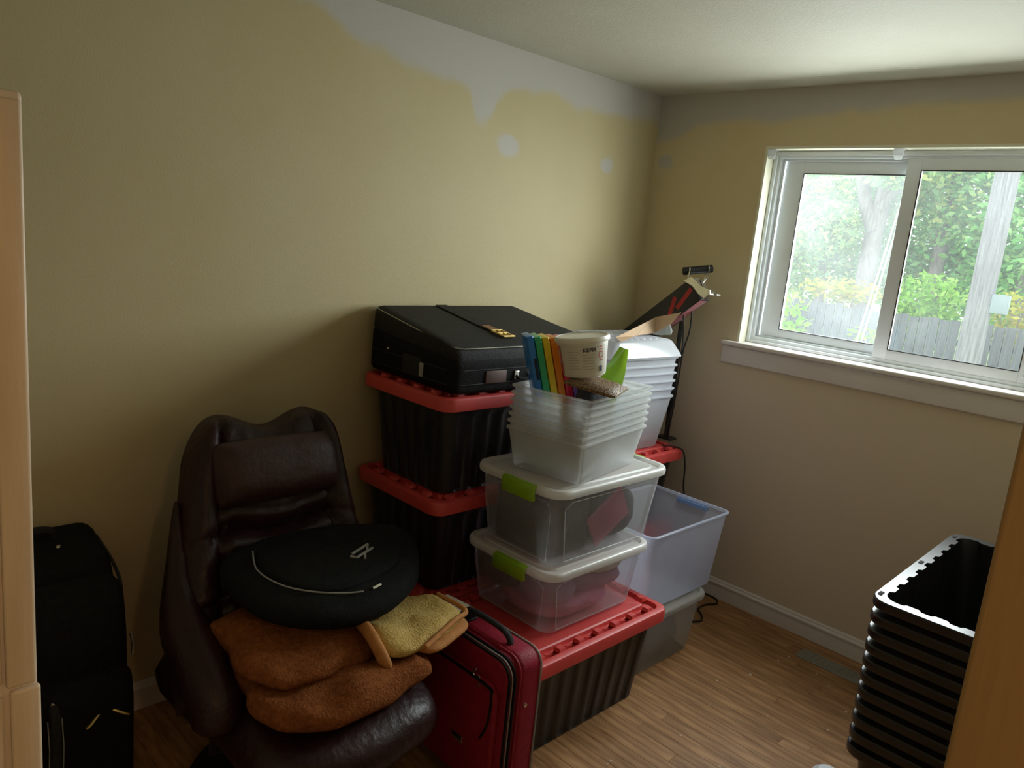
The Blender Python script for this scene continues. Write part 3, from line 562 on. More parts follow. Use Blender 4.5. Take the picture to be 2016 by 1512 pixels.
# brown sparkly pouch, propping things, green packet
pz = TOPZ+0.178
po = MB(); g = 10; vs = []
for i in range(g+1):
    for j in range(g+1):
        u, v = i/g-0.5, j/g-0.5; e = (1-(2*u)**6)*(1-(2*v)**6); vs.append((u*0.15, v*0.155, 0.004+0.012*e+0.003*noise.noise(Vector((u*6, v*6, 1)))))
nv = len(vs); vs += [(x, y_, -0.001-0.003*math.sqrt(max(0, (1-(x/0.075)**6)))) for x, y_, z in vs]; fs = []
for i in range(g):
    for j in range(g): a = i*(g+1)+j; fs += [(a, a+g+1, a+g+2, a+1), (nv+a, nv+a+1, nv+a+g+2, nv+a+g+1)]
edge = [i*(g+1) for i in range(g+1)]+[g*(g+1)+j for j in range(1, g+1)]+[i*(g+1)+g for i in range(g-1, -1, -1)]+[j for j in range(g-1, 0, -1)]
fs += [(edge[k], edge[(k+1) % len(edge)], nv+edge[(k+1) % len(edge)], nv+edge[k]) for k in range(len(edge))]
po.add(vs, fs); po.xf(Matrix.Translation((0.932, -1.430, pz+0.013)) @ Matrix.Scale(1.15, 4) @ Matrix.Rotation(0.42, 4, 'Z') @ Matrix.Rotation(0.12, 4, 'Y'))
tag(obj('glitter_pouch', po, 'pouch'), 'flat brown sparkly pouch lying under the kefir tub', 'pouch')
gp = MB(); vs = []
for i in range(7):
    for j in range(5):
        u, v = i/6, j/4; wd = 0.030+0.055*min(1, u*2.4); vs.append((0.018*math.sin(v*3+u*2), (v-0.5)*wd*1.1, -0.186+0.281*(1-u)))
gp.add(vs, [(i*5+j, i*5+j+1, i*5+j+6, i*5+j+5) for i in range(6) for j in range(4)]); base = list(gp.v); k0 = len(base)
gp.v += [(x-0.003, y_, z) for x, y_, z in base]; gp.f += [tuple(q+k0 for q in reversed(f)) for f in gp.f]
gp.xf(Matrix.Translation((0.775, -1.135, pz+0.01)) @ Matrix.Rotation(-0.75, 4, 'Z') @ Matrix.Rotation(-0.25, 4, 'X'))
tag(obj('green_packet', gp, 'green_foil'), 'shiny lime green foil packet sticking up from the clear bin', 'packet')
gl = rbox(0.06, 0.05, 0.006, 0.01, 0.002, 3); gl.xf(Matrix.Translation((0.85, -1.405, pz+0.0)) @ Matrix.Rotation(0.3, 4, 'Y') @ Matrix.Rotation(0.3, 4, 'Z')); tag(obj('green_packet', gl, 'green_foil'), 'small dark green packet corner tucked beneath the brown sparkly pouch', 'packet')
# filling that carries them inside the bin
lump('packed_cloth', 'dark crumpled cloth filling the topmost clear bin under the pouch', 'clothing', [(0.850, -1.430), (0.902, -1.425), (0.900, -1.32), (0.880, -1.33)], TOPZ+0.004, 0.183, 'dark_cloth', 11, None, 0.004)

# ------------------------------------------------------------------ long black box, clamp, pole and cords in the far corner
pl = thing('metal_stand', 'slim black metal stand holding up the slanted box', 'stand', (0.365, -0.108, 2*P_))
obj('pole', MB().tube([(0, 0, 0.004), (0, 0, 0.595)], 0.011, 10), 'black_metal', pl); obj('pole_foot', rbox(0.10, 0.075, 0.008, 0.02, 0.003, 4), 'black_metal', pl); obj('collar', MB().lathe([(0.0115, 0.36), (0.017, 0.362), (0.017, 0.40), (0.0115, 0.402)], 12), 'black_metal', pl)
A_ = Vector((0.058, -0.150, 1.165)); B_ = Vector((0.468, -0.150, 1.515)); ax = (B_-A_); LB = ax.length; ax.normalize()
# box frame: long axis ax; face normal mostly towards the camera
fn = (CAM-(A_+B_)/2); fn = (fn-ax*fn.dot(ax)).normalized(); up_ = fn.cross(ax)
rot_ = Matrix.Rotation(-0.38, 4, ax); fn = rot_ @ fn; up_ = rot_ @ up_
BM = Matrix(((ax.x, up_.x, fn.x, A_.x), (ax.y, up_.y, fn.y, A_.y), (ax.z, up_.z, fn.z, A_.z), (0, 0, 0, 1)))
lg = thing('carton', 'long black carton with red slashes leaning up in the far corner', 'box')
obj('carton_body', rbox(LB, 0.118, 0.075, 0.003, 0.002, 2, LB/2, 0, -0.0375).xf(BM), 'black_card', lg)
for x0, x1, y0, y1, w_ in ((0.405, 0.520, -0.022, 0.014, 0.011), (0.335, 0.425, -0.042, 0.030, 0.011), (0.290, 0.330, -0.044, -0.018, 0.009)):
    d = Vector((x1-x0, y1-y0)); n_ = Vector((-d.y, d.x)).normalized()*w_
    obj('red_slash', MB().add([(x0-n_.x, y0-n_.y, 0.0380), (x0+n_.x, y0+n_.y, 0.0380), (x1+n_.x, y1+n_.y, 0.0380), (x1-n_.x, y1-n_.y, 0.0380)], [(3, 2, 1, 0)]).xf(BM), 'red_print', lg, smooth=0)
obj('side_print', MB().add([(LB*0.45, 0.0592, 0.032), (LB-0.01, 0.0592, 0.032), (LB-0.01, 0.0592, -0.03), (LB*0.45, 0.0592, -0.03)], [(0, 1, 2, 3)]).add([(LB*0.45, -0.0592, 0.032), (LB-0.01, -0.0592, 0.032), (LB-0.01, -0.0592, -0.03), (LB*0.45, -0.0592, -0.03)], [(0, 1, 2, 3)]).xf(BM), 'card_pink', lg, smooth=0)
ck = thing('spring_clamp', 'shiny steel spring clamp with black roller gripping the end of the carton', 'clamp')
pr = [(-0.030, 0.066), (0.004, 0.062), (0.020, 0.045), (0.016, 0.015), (0.030, -0.02), (0.052, -0.05), (0.058, -0.066)]
for s_, e_ in ((0.046, 0.0), (-0.014, 0.006)):
    obj('jaw', MB().loft([[(LB+a0, b0, s_+zz) for zz in (0.0, -0.030)]+[(LB+a0-0.003, b0-0.004, s_-0.030), (LB+a0-0.003, b0-0.004, s_)] for a0, b0 in pr]).xf(BM), 'steel', ck)
obj('jaw_plate', MB().loft([[(LB+a0-0.006, b0, 0.032), (LB+a0-0.006, b0, -0.038), (LB+a0-0.010, b0, -0.038), (LB+a0-0.010, b0, 0.032)] for a0, b0 in pr[1:]]).xf(BM), 'steel', ck)
P = [(LB-0.03, 0.064), (LB+0.012, 0.060), (LB+0.026, 0.030), (LB+0.030, 0.0), (LB+0.062, -0.048), (LB+0.058, -0.060), (LB+0.020, -0.068), (LB+0.004, -0.030), (LB-0.004, 0.020)]
obj('clamp_face', MB().loft([[(a, b, z) for a, b in P] for z in (0.040, 0.045)]).xf(BM), 'steel', ck)
obj('clamp_lip', MB().tube([(LB+0.062, -0.050, 0.042), (LB+0.056, -0.064, 0.044), (LB+0.018, -0.070, 0.044)], 0.006, 8).xf(BM), 'steel', ck)
hp = BM @ Vector((LB+0.010, 0.055, 0.0)); hr = _R*0.9+Vector((0, 0, 0.08)); hr.normalize()
top = hp+Vector((0.0, 0, 0.040))
obj('roller', MB().tube([top-hr*0.072, top-hr*0.068, top+hr*0.068, top+hr*0.072], [0.013, 0.019, 0.019, 0.013], 14), 'black_metal', ck)
for s_ in (-0.042, 0.048):
    c = top+hr*s_; obj('wire_loop', MB().tube(cr([hp+hr*s_*0.6+Vector((0, 0, -0.03)), hp+hr*s_+_f*-0.012, c+_f*-0.022, c+Vector((0, 0, 0.020)), c+_f*0.020, hp+hr*s_*0.8+Vector((0, 0, -0.02))], 5), 0.0028, 6), 'steel', ck)
def px_ray(px, py): return (_f+_R*((px-1008)/F_PX)-_U*((py-756)/F_PX)).normalized()
def at_y(px, py, Y): d = px_ray(px, py); return CAM+d*((Y-CAM.y)/d.y)
def sheet(name, label, cat, pts, Y, m, th=0.003, par=None):
    P = [at_y(a, b, Y[i] if isinstance(Y, (list, tuple)) else Y) for i, (a, b) in enumerate(pts)]; n_ = Vector((0.35, -0.9, 0.2)).normalized()*th; k = len(P)
    mb = MB().add([p for p in P]+[p-n_ for p in P], [tuple(range(k-1, -1, -1)), tuple(range(k, 2*k))]+[(i, (i+1) % k, k+(i+1) % k, k+i) for i in range(k)]); return tag(obj(name, mb, m, smooth=0), label, cat)
FP = [((1222, 673), 1.2798), ((1212, 664), 1.2798), ((1262, 640), 1.322), ((1292, 624), 1.364), ((1341, 615), 1.405), ((1318, 640), 1.338), ((1290, 655), 1.291), ((1250, 661), 1.2798), ((1234, 669), 1.2798)]
def y_of(p, z): d = px_ray(*p); return CAM.y+d.y*(z-CAM.z)/d.z
sheet('cardboard_flap', 'torn tan cardboard flap lying on the upturned tray below the carton', 'cardboard', [p for p, z in FP], [y_of(p, z) for p, z in FP], 'cardboard')
sheet('plastic_film', 'scrap of clear plastic film on the upturned tray', 'film', [(1283, 658), (1312, 638), (1318, 634), (1324, 652), (1321, 659), (1300, 660)], [-0.30, -0.28, -0.27, -0.27, -0.29, -0.31], 'film')
def cord(label, pts, r=0.0035, grp=None): return tag(obj('power_cord', MB().tube(cr(pts, 8), r, 6), 'cord'), label, 'cord', grp)
GK = 'black cords hanging in the corner'
LZ = 2*P_+0.004
c0 = [at_y(1363, 606, -0.135), at_y(1358, 650, -0.135), at_y(1345, 690, -0.135), at_y(1338, 730, -0.135), at_y(1328, 790, -0.135), at_y(1319, 835, -0.135)]; c0.append(Vector((c0[-1].x, -0.135, LZ+0.008)))
cord('black cord hanging from the slanted carton to the red lid', c0, 0.004, GK)
c1 = [at_y(1346, 618, -0.165), at_y(1344, 680, -0.165), at_y(1335, 720, -0.165), at_y(1326, 790, -0.165), at_y(1312, 840, -0.165)]; c1.append(Vector((c1[-1].x, -0.165, LZ)))
cord('black cord hanging from the slanted carton to the red lid', c1, 0.004, GK)
c2 = [Vector((0.450, -0.262, LZ+0.001)), Vector((0.485, -0.238, LZ+0.001)), Vector((0.522, -0.224, LZ+0.001)), Vector((0.547, -0.215, 0.737)), Vector((0.555, -0.20, 0.66)), Vector((0.56, -0.19, 0.55)), Vector((0.60, -0.17, 0.38)), Vector((0.62, -0.16, 0.2)), Vector((0.60, -0.14, 0.06)), Vector((0.55, -0.10, 0.005)), Vector((0.58, -0.05, 0.005)), Vector((0.66, -0.03, 0.005)), Vector((0.735, -0.035, 0.005)), Vector((0.765, -0.08, 0.005)), Vector((0.738, -0.14, 0.005)), Vector((0.745, -0.21, 0.005)), Vector((0.79, -0.25, 0.005)), Vector((0.815, -0.30, 0.005)), Vector((0.79, -0.35, 0.005)), Vector((0.765, -0.365, 0.005))]
cord('black power cord running down from the red lid and curling on the floor', c2, 0.0045)

# ------------------------------------------------------------------ flat black suitcase on the tote stack
def proloft(prof, y0, y1, r, n=4, k=4):
    """side profile (x,z) swept along y with rounded ends"""
    C = [Vector(p) for p in prof]; c = sum(C, Vector((0, 0)))/len(C); sx = max(p.x for p in C)-min(p.x for p in C); sz = max(p.y for p in C)-min(p.y for p in C); rings = []
    seq = [(y0+r*(1-math.cos(PI/2*i/k)), r*(1-math.sin(PI/2*i/k))) for i in range(k+1)]
    seq += [(y1-r*(1-math.cos(PI/2*i/k)), r*(1-math.sin(PI/2*i/k))) for i in range(k, -1, -1)]
    for y_, i in seq: rings.append([(c.x+(p.x-c.x)*(1-2*i/sx), y_, c.y+(p.y-c.y)*(1-2*i/sz)) for p in C])
    return MB().loft(rings)
def rprof(pts, r, n=4):
    """round the corners of an (x,z) polygon"""
    o = []; L = len(pts)
    for i in range(L):
        p, a, b = Vector(pts[i]), Vector(pts[i-1]), Vector(pts[(i+1) % L]); rr_ = min(r, (a-p).length*0.45, (b-p).length*0.45); u, v = p+(a-p).normalized()*rr_, p+(b-p).normalized()*rr_
        for k in range(n+1): t_ = k/n; o.append(u*(1-t_)**2+p*2*t_*(1-t_)+v*t_*t_)
    return o
SZ = 3*P_+0.0055; SX0, SX1, SY0, SY1 = 0.02, 0.53, -1.695, -0.945
fs_ = thing('flat_suitcase', 'black soft suitcase with buckled strap lying flat on the tote stack', 'suitcase', (0, 0, SZ))
def ztop(x): return 0.252-(x-SX0)/(SX1-SX0)*0.083
obj('shell', proloft(rprof([(SX0, 0.0), (SX1, 0.0), (SX1+0.004, 0.105), (SX1-0.004, 0.125), (SX0+0.002, 0.170)], 0.02), SY0, SY1, 0.035), 'black_fabric', fs_)
lidp = proloft(rprof([(SX0+0.002, 0.150), (SX1, 0.098), (SX1-0.005, ztop(SX1)-0.012), (SX1-0.05, ztop(SX1-0.05)), (SX0+0.03, ztop(SX0+0.03)), (SX0+0.005, ztop(SX0)-0.015)], 0.02), SY0+0.004, SY1-0.004, 0.035); obj('flap', lidp, 'charcoal_fabric', fs_)
def rim_path(dx, dz, inset=0.0):
    P = []
    for x, y_, z in rr(SX1-SX0-0.012-2*inset, SY1-SY0-0.012-2*inset, 0.05, 0, 6, (SX0+SX1)/2, (SY0+SY1)/2): P.append((x, y_, ztop(x)+dz))
    P.append(P[0]); return P
obj('piping', MB().tube(rim_path(0, -0.010), 0.0018, 6), 'cream_pipe', fs_)
for zf in (0.035, 0.085):
    P = [(x, y_, zf+ (0.02 if x < 0.2 else 0)*0) for x, y_, z in rr(SX1-SX0+0.005, SY1-SY0+0.004, 0.05, 0, 6, (SX0+SX1)/2, (SY0+SY1)/2)]; P.append(P[0]); obj('seam', MB().tube(P, 0.0025, 5), 'charcoal_fabric', fs_)
sx_ = -1.385
obj('strap', MB().loft([[(x, sx_-0.028, ztop(x)+0.0015), (x, sx_+0.028, ztop(x)+0.0015), (x, sx_+0.028, ztop(x)+0.005), (x, sx_-0.028, ztop(x)+0.005)] for x in (SX0+0.04, 0.15, 0.30, 0.36)]), 'charcoal_fabric', fs_)
obj('leather_tab', MB().loft([[(x, sx_-0.02, ztop(x)+0.004), (x, sx_+0.02, ztop(x)+0.004), (x, sx_+0.02, ztop(x)+0.008), (x, sx_-0.02, ztop(x)+0.008)] for x in (0.33, 0.40)]), 'tan_leather', fs_)
bk = MB()
for y_ in (-0.024, 0.0, 0.024): bk.tube([(0.395, sx_+y_, ztop(0.395)+0.007), (0.465, sx_+y_, ztop(0.465)+0.008)], 0.0045, 6)
for x in (0.395, 0.43, 0.465): bk.tube([(x, sx_-0.028, ztop(x)+0.008), (x, sx_+0.028, ztop(x)+0.008)], 0.0045, 6)
obj('buckle', bk, 'gold', fs_)
obj('side_pocket', rbox(0.11, 0.006, 0.07, 0.01, 0.002, 3, 0.30, SY0-0.001, 0.03), 'charcoal_fabric', fs_); obj('side_tag', rbox(0.022, 0.005, 0.05, 0.008, 0.002, 3, 0.36, SY0-0.004, 0.035), 'grey_pipe', fs_)
obj('rivet', MB().lathe([(0.006, 0), (0.005, 0.003), (0.002, 0.004)], 10).xf(Matrix.Translation((0.15, SY0, 0.10)) @ Matrix.Rotation(PI/2, 4, 'X')), 'steel', fs_)
obj('leather_patch', rbox(0.006, 0.10, 0.045, 0.002, 0.002, 3, SX1+0.004, -1.50, 0.035), 'brown_leather', fs_)
hd = MB().tube(cr([(SX1+0.003, -1.40, 0.06), (SX1+0.014, -1.40, 0.05), (SX1+0.016, -1.36, 0.045), (SX1+0.014, -1.32, 0.05), (SX1+0.003, -1.32, 0.06)], 4), 0.006, 6); obj('handle', hd, 'black_fabric', fs_)
for y_ in (-1.40, -1.32): obj('handle_ring', rbox(0.008, 0.022, 0.03, 0.003, 0.003, 3, SX1+0.006, y_, 0.045), 'steel', fs_)

# ------------------------------------------------------------------ burgundy recliner
rc = thing('recliner_chair', 'dark burgundy leather recliner with head pillow and swept arms', 'armchair', (0.62, -2.29, 0))
def cpos(v):  # back centre line, local coordinates
    a = (1-v)**2*Vector((0.0, 0.0, 0.36))+2*v*(1-v)*Vector((-0.22, 0.02, 0.55))+v*v*Vector((-0.40, 0.065, 1.055)); return a
def hwid(v): return 0.345+(-0.02)*v if v < 0.35 else 0.338-(v-0.35)*0.125
GU, GV = 48, 56
def backpt(u, v, side):
    vt = 1-0.13*abs(u)**7-0.035*math.exp(-(u/0.32)**2)+0.010*math.exp(-((abs(u)-0.6)/0.3)**2)
    c = cpos(v*vt); d = (cpos(min(1, v*vt+0.02))-cpos(max(0, v*vt-0.02))).normalized(); n_ = Vector((d.z, 0, -d.x))
    e = max(0.0, (1-abs(u)**6))*max(0.0, 1-abs(2*v-1)**14); e = e**0.5
    if side > 0:
        th = 0.085*e; th += 0.035*e*math.exp(-((abs(u)-0.82)/0.16)**2)                       # bolsters
        th -= 0.030*e*math.exp(-((abs(u)-0.60)/0.035)**2)                                     # seams
        if abs(u) < 0.62:
            for vc in (0.40, 0.52, 0.64, 0.88): th -= 0.022*e*math.exp(-((v-vc)/0.013)**2)
            th += 0.012*e*math.cos((v-0.46)*2*PI/0.12)*(0.35 < v < 0.7)
        else:
            for vc in (0.36, 0.60): th -= 0.018*e*math.exp(-((v-vc-0.04*abs(u))/0.013)**2)
        th += 0.006*noise.noise(Vector((u*5, v*9, 2)))*e+0.004*noise.noise(Vector((u*14, v*22, 5)))*e
    else: th = -0.05*e
    p = c+Vector((0, u*hwid(v), 0))+n_*th; return p
mb = MB(); vs = [backpt(2*i/GU-1, j/GV, 1) for i in range(GU+1) for j in range(GV+1)]; nb = len(vs); vs += [backpt(2*i/GU-1, j/GV, -1) for i in range(GU+1) for j in range(GV+1)]; fs = []
for i in range(GU):
    for j in range(GV): a = i*(GV+1)+j; fs += [(a, a+GV+1, a+GV+2, a+1), (nb+a, nb+a+1, nb+a+GV+2, nb+a+GV+1)]
mb.add(vs, fs); obj('backrest', mb, 'leather', rc, smooth=80)
# head pillow
hp_ = MB(); g = 24; vs = []
for i in range(g+1):
    for j in range(g+1):
        u, v = 2*i/g-1, 2*j/g-1; e = (max(0, 1-abs(u)**5)*max(0, 1-abs(v)**3))**0.5; vs.append((0.02+0.075*e+0.004*noise.noise(Vector((u*3, v*3, 8))), u*0.205*(1-0.06*v*v), v*0.098*(1-0.05*u*u)))
nb = len(vs); vs += [(0.02-0.03*((max(0, 1-abs(2*(k//(g+1))/g-1)**5)*max(0, 1-abs(2*(k % (g+1))/g-1)**3))**0.5), p[1], p[2]) for k, p in enumerate(vs)]; fs = []
for i in range(g):
    for j in range(g): a = i*(g+1)+j; fs += [(a, a+g+1, a+g+2, a+1), (nb+a, nb+a+1, nb+a+g+2, nb+a+g+1)]
hp_.add(vs, fs); cc = cpos(0.85); hp_.xf(Matrix.Translation(cc+Vector((0.078, -0.005, 0.0))) @ Matrix.Rotation(-0.42, 4, 'Y')); obj('head_pillow', hp_, 'leather_soft', rc, smooth=80)
for s_ in (-1, 1):
    P = cr([(-0.30, 0.235*s_, 0.84), (-0.215, 0.262*s_, 0.69), (-0.12, 0.285*s_, 0.575), (0.0, 0.288*s_, 0.50), (0.09, 0.285*s_, 0.435), (0.11, 0.275*s_, 0.37)], 5)
    n_ = len(P); R_ = [0.006+0.062*min(1, k/(n_*0.45))-(0.03 if k == n_-1 else 0.008 if k == n_-2 else 0) for k in range(n_)]
    a_ = obj('arm', MB().tube(P, R_, 16, 1.15), 'leather', rc, smooth=70)
    obj('arm_strut', MB().tube([(0.06, 0.27*s_, 0.40), (0.05, 0.265*s_, 0.25), (0.04, 0.18*s_, 0.235)], 0.013, 8), 'black_metal', rc)
obj('seat', blob([(-0.30, -0.275), (0.10, -0.285), (0.36, -0.27), (0.435, -0.15), (0.44, 0.08), (0.36, 0.245), (0.10, 0.27), (-0.30, 0.265)], 0.265, 0.155, 0.008, 6, 21), 'leather', rc, smooth=80)
obj('seat_pan', rbox(0.50, 0.42, 0.03, 0.05, 0.01, 4, 0.02, 0, 0.235), 'black_metal', rc)
obj('column', MB().lathe([(0.05, 0.04), (0.04, 0.06), (0.032, 0.08), (0.032, 0.236)], 16), 'black_metal', rc)
obj('base_ring', MB().lathe([(0.30, 0.0), (0.305, 0.012), (0.30, 0.03), (0.26, 0.038), (0.06, 0.05), (0.045, 0.062)], 36), 'black_metal', rc)

# ------------------------------------------------------------------ folded blanket, black bag
bl = thing('fleece_blanket', 'rust brown fleece blanket with yellow reverse folded on the recliner seat', 'blanket')
obj('lower_fold', blob([(0.625, -2.505), (0.76, -2.525), (0.92, -2.53), (1.005, -2.42), (1.00, -2.24), (0.955, -2.06), (0.83, -2.03), (0.66, -2.09)], 0.424, 0.085, 0.034, 8, 31), 'rust_fleece', bl, smooth=80)
obj('upper_fold', blob([(0.575, -2.505), (0.69, -2.525), (0.81, -2.525), (0.885, -2.44), (0.90, -2.30), (0.86, -2.16), (0.74, -2.09), (0.62, -2.10)], 0.497, 0.085, 0.026, 8, 38, slope=(-0.26, 0)), 'rust_fleece', bl, smooth=80)
obj('yellow_flap', blob([(0.80, -2.20), (0.93, -2.19), (0.955, -2.09), (0.915, -1.96), (0.875, -1.885), (0.76, -1.895), (0.70, -2.00), (0.72, -2.16)], 0.515, 0.062, 0.024, 9, 41, slope=(0, -0.02)), 'yellow_fleece', bl, smooth=80)
obj('flap_under', blob([(0.80, -2.10), (0.95, -2.06), (0.925, -1.93), (0.885, -1.86), (0.78, -1.875), (0.72, -2.0)], 0.497, 0.03, 0.008, 9, 43), 'orange_hem', bl, smooth=80)
hem = cr([(0.80, -2.205, 0.590), (0.87, -2.215, 0.585), (0.915, -2.215, 0.560), (0.935, -2.205, 0.525), (0.925, -2.19, 0.495)], 6); obj('hem', MB().tube(hem, [0.015]*len(hem), 8, 1.5), 'orange_hem', bl, smooth=80)
hem2 = cr([(0.965, -2.09, 0.545), (0.925, -1.955, 0.565), (0.88, -1.872, 0.555), (0.76, -1.885, 0.56)], 6); obj('hem', MB().tube(hem2, 0.008, 8), 'orange_hem', bl, smooth=80)
bg_ = thing('black_bag', 'black round-ended backpack with grey piping lying on the blanket', 'bag')
BK = 0.235
def tip(mb):      # draw the bag in from the backrest and tip its rear edge up against it
    o = []
    for x, y_, z in mb.v: x2 = 0.860-(0.860-x)*0.80; o.append((x2, y_, z+BK*(0.860-x2)))
    mb.v = o; return mb
obj('bag_body', tip(blob([(0.395, -2.44), (0.52, -2.50), (0.68, -2.475), (0.80, -2.38), (0.855, -2.24), (0.82, -2.07), (0.70, -1.94), (0.52, -1.88), (0.42, -1.95), (0.37, -2.15)], 0.583, 0.085, 0.010, 6, 53)), 'black_fabric', bg_, smooth=80)
obj('bag_panel', tip(blob([(0.46, -2.37), (0.58, -2.41), (0.70, -2.36), (0.765, -2.24), (0.73, -2.07), (0.62, -1.96), (0.50, -1.94), (0.44, -2.15)], 0.655, 0.026, 0.003, 8, 57)), 'black_fabric', bg_, smooth=80)
pp = cr([(0.47, -2.40, 0.672), (0.57, -2.425, 0.672), (0.67, -2.395, 0.672), (0.74, -2.33, 0.671), (0.785, -2.25, 0.669), (0.80, -2.20, 0.668)], 6); obj('piping', tip(MB().tube(pp, 0.0022, 6)), 'grey_pipe', bg_)
obj('zip_pull', tip(MB().tube([(0.80, -2.17, 0.668), (0.795, -2.14, 0.670)], 0.004, 6)), 'steel', bg_)
for a, b in (((0.63, -2.155), (0.60, -2.085)), ((0.60, -2.085), (0.635, -2.105)), ((0.655, -2.15), (0.625, -2.08)), ((0.655, -2.15), (0.64, -2.165)), ((0.65, -2.12), (0.67, -2.13))):
    obj('emblem_stroke', tip(MB().tube([(a[0], a[1], 0.684), (b[0], b[1], 0.684)], 0.0042, 6)), 'grey_pipe', bg_)

# ------------------------------------------------------------------ red suitcase
RSX0, RSX1, RSY0, RSY1, RSH = 0.715, 1.105, -1.905, -1.748, 0.485
rd = thing('red_suitcase', 'red soft upright suitcase with black zips beside the recliner', 'suitcase', (0, 0, 0))
def slab(x0, x1, y0, y1, z0, z1, rc_, rb_):
    """upright slab: rounded in the x-z plane, bevelled along y"""
    b = rbox(x1-x0, z1-z0, y1-y0, rc_, rb_, 6); b.xf(Matrix.Translation(((x0+x1)/2, y1, (z0+z1)/2)) @ Matrix.Rotation(PI/2, 4, 'X')); return b
obj('shell', slab(RSX0, RSX1, RSY1-0.085, RSY1, 0.025, RSH, 0.05, 0.012), 'red_fabric', rd)
obj('expander', slab(RSX0+0.010, RSX1-0.010, RSY1-0.10, RSY1-0.08, 0.03, RSH-0.010, 0.05, 0.004), 'red_fabric', rd)
obj('front_panel', slab(RSX0+0.004, RSX1-0.004, RSY0+0.02, RSY1-0.098, 0.028, RSH-0.008, 0.055, 0.015), 'red_fabric', rd)
obj('pocket', slab(RSX0+0.03, RSX1-0.03, RSY0, RSY0+0.025, 0.04, 0.40, 0.04, 0.010), 'red_fabric', rd)
def loop(x0, x1, z0, z1, y_, r): P = [(a, y_, b) for a, b, _ in rr(x1-x0, z1-z0, r, 0, 6, (x0+x1)/2, (z0+z1)/2)]; P.append(P[0]); return P
obj('zip', MB().tube(loop(RSX0-0.001, RSX1+0.001, 0.024, RSH+0.001, RSY1-0.092, 0.05), 0.004, 6), 'red_fabric', rd)
for y_, e, m_ in ((RSY0+0.026, 0.0, 'black_fabric'), (RSY0+0.036, 0.002, 'grey_pipe'), (RSY0+0.046, 0.003, 'black_fabric')): obj('zip', MB().tube(loop(RSX0+0.004-e, RSX1-0.004+e, 0.028-e, RSH-0.008+e, y_, 0.055), 0.0042 if m_ != 'grey_pipe' else 0.0022, 6), m_, rd)
obj('piping', MB().tube(loop(RSX0-0.001, RSX1+0.001, 0.024, RSH+0.001, RSY1-0.004, 0.05), 0.003, 6), 'grey_pipe', rd)
obj('pocket_zip', MB().tube(cr([(0.80, RSY0-0.001, 0.395), (1.03, RSY0-0.001, 0.395), (1.06, RSY0-0.001, 0.37), (1.055, RSY0-0.001, 0.28), (1.03, RSY0-0.001, 0.22)], 5), 0.007, 6, 0.5), 'black_fabric', rd)
hd = cr([(0.80, RSY1-0.055, RSH), (0.815, RSY1-0.055, RSH+0.022), (0.86, RSY1-0.055, RSH+0.033), (0.96, RSY1-0.055, RSH+0.033), (1.005, RSY1-0.055, RSH+0.022), (1.02, RSY1-0.055, RSH)], 5); obj('handle', MB().tube(hd, 0.0115, 10, 0.7), 'charcoal_fabric', rd, smooth=60)
obj('handle_plate', rbox(0.10, 0.06, 0.008, 0.02, 0.003, 4, 0.80, RSY1-0.055, RSH-0.001), 'black_metal', rd)
for k, (x, z) in enumerate(((0.985, 0.425), (0.995, 0.405))): obj('zip_pull', MB().tube([(x, RSY0+0.004, z), (x-0.012+0.024*k, RSY0+0.002, z-0.022), (x+0.004, RSY0+0.002, z-0.034)], 0.0035, 6), 'steel', rd)
obj('rivet', MB().lathe([(0.007, 0), (0.006, 0.004), (0.002, 0.005)], 10).xf(Matrix.Translation((RSX1, RSY1-0.06, 0.33)) @ Matrix.Rotation(PI/2, 4, 'Y')), 'steel', rd)
obj('name_plate', rbox(0.05, 0.004, 0.022, 0.003, 0.001, 3, 0.93, RSY0-0.001, 0.155), 'steel', rd)
for x in (0.75, 1.07): obj('foot', rbox(0.03, 0.06, 0.028, 0.01, 0.004, 3, x, RSY1-0.05, 0), 'black_metal', rd)
tg = rbox(0.09, 0.06, 0.002, 0.004, 0.0005, 2); tg.xf(Matrix.Translation((0.745, -1.80, RSH+0.012)) @ Matrix.Rotation(0.3, 4, 'Z') @ Matrix.Rotation(0.12, 4, 'Y'))
obj('paper_tag', tg, 'paper', rd)

# ------------------------------------------------------------------ large black suitcase by the left wall
bs = thing('black_suitcase', 'large black soft suitcase standing upright against the left wall', 'suitcase')
YB0, YB1 = -3.10, -2.672
obj('shell', proloft(rprof([(0.03, 0.03), (0.30, 0.03), (0.30, 0.60), (0.24, 0.685), (0.10, 0.712), (0.03, 0.725)], 0.03), YB0, YB1, 0.04), 'black_fabric', bs, smooth=60)
obj('front_panel', proloft(rprof([(0.28, 0.035), (0.40, 0.035), (0.405, 0.50), (0.37, 0.62), (0.28, 0.675)], 0.05), YB0+0.005, YB1-0.005, 0.04), 'black_fabric', bs, smooth=60)
obj('lower_pocket', proloft(rprof([(0.39, 0.05), (0.46, 0.06), (0.468, 0.36), (0.44, 0.42), (0.39, 0.44)], 0.03), YB0+0.02, YB1-0.01, 0.03), 'black_fabric', bs, smooth=60)
obj('zip', MB().tube(cr([(0.10, YB1-0.002, 0.69), (0.25, YB1+0.001, 0.655), (0.315, YB1+0.001, 0.58), (0.322, YB1+0.001, 0.30), (0.318, YB1+0.001, 0.08)], 5), 0.005, 6), 'charcoal_fabric', bs)
obj('top_handle', MB().tube(cr([(0.10, -2.93, 0.71), (0.105, -2.92, 0.735), (0.11, -2.86, 0.742), (0.105, -2.80, 0.735), (0.10, -2.79, 0.71)], 5), 0.012, 8), 'charcoal_fabric', bs)
for y_ in (-2.93, -2.79): obj('rivet', MB().lathe([(0.008, 0), (0.007, 0.004), (0.003, 0.005)], 10).xf(Matrix.Translation((0.16, y_, 0.703))), 'steel', bs)
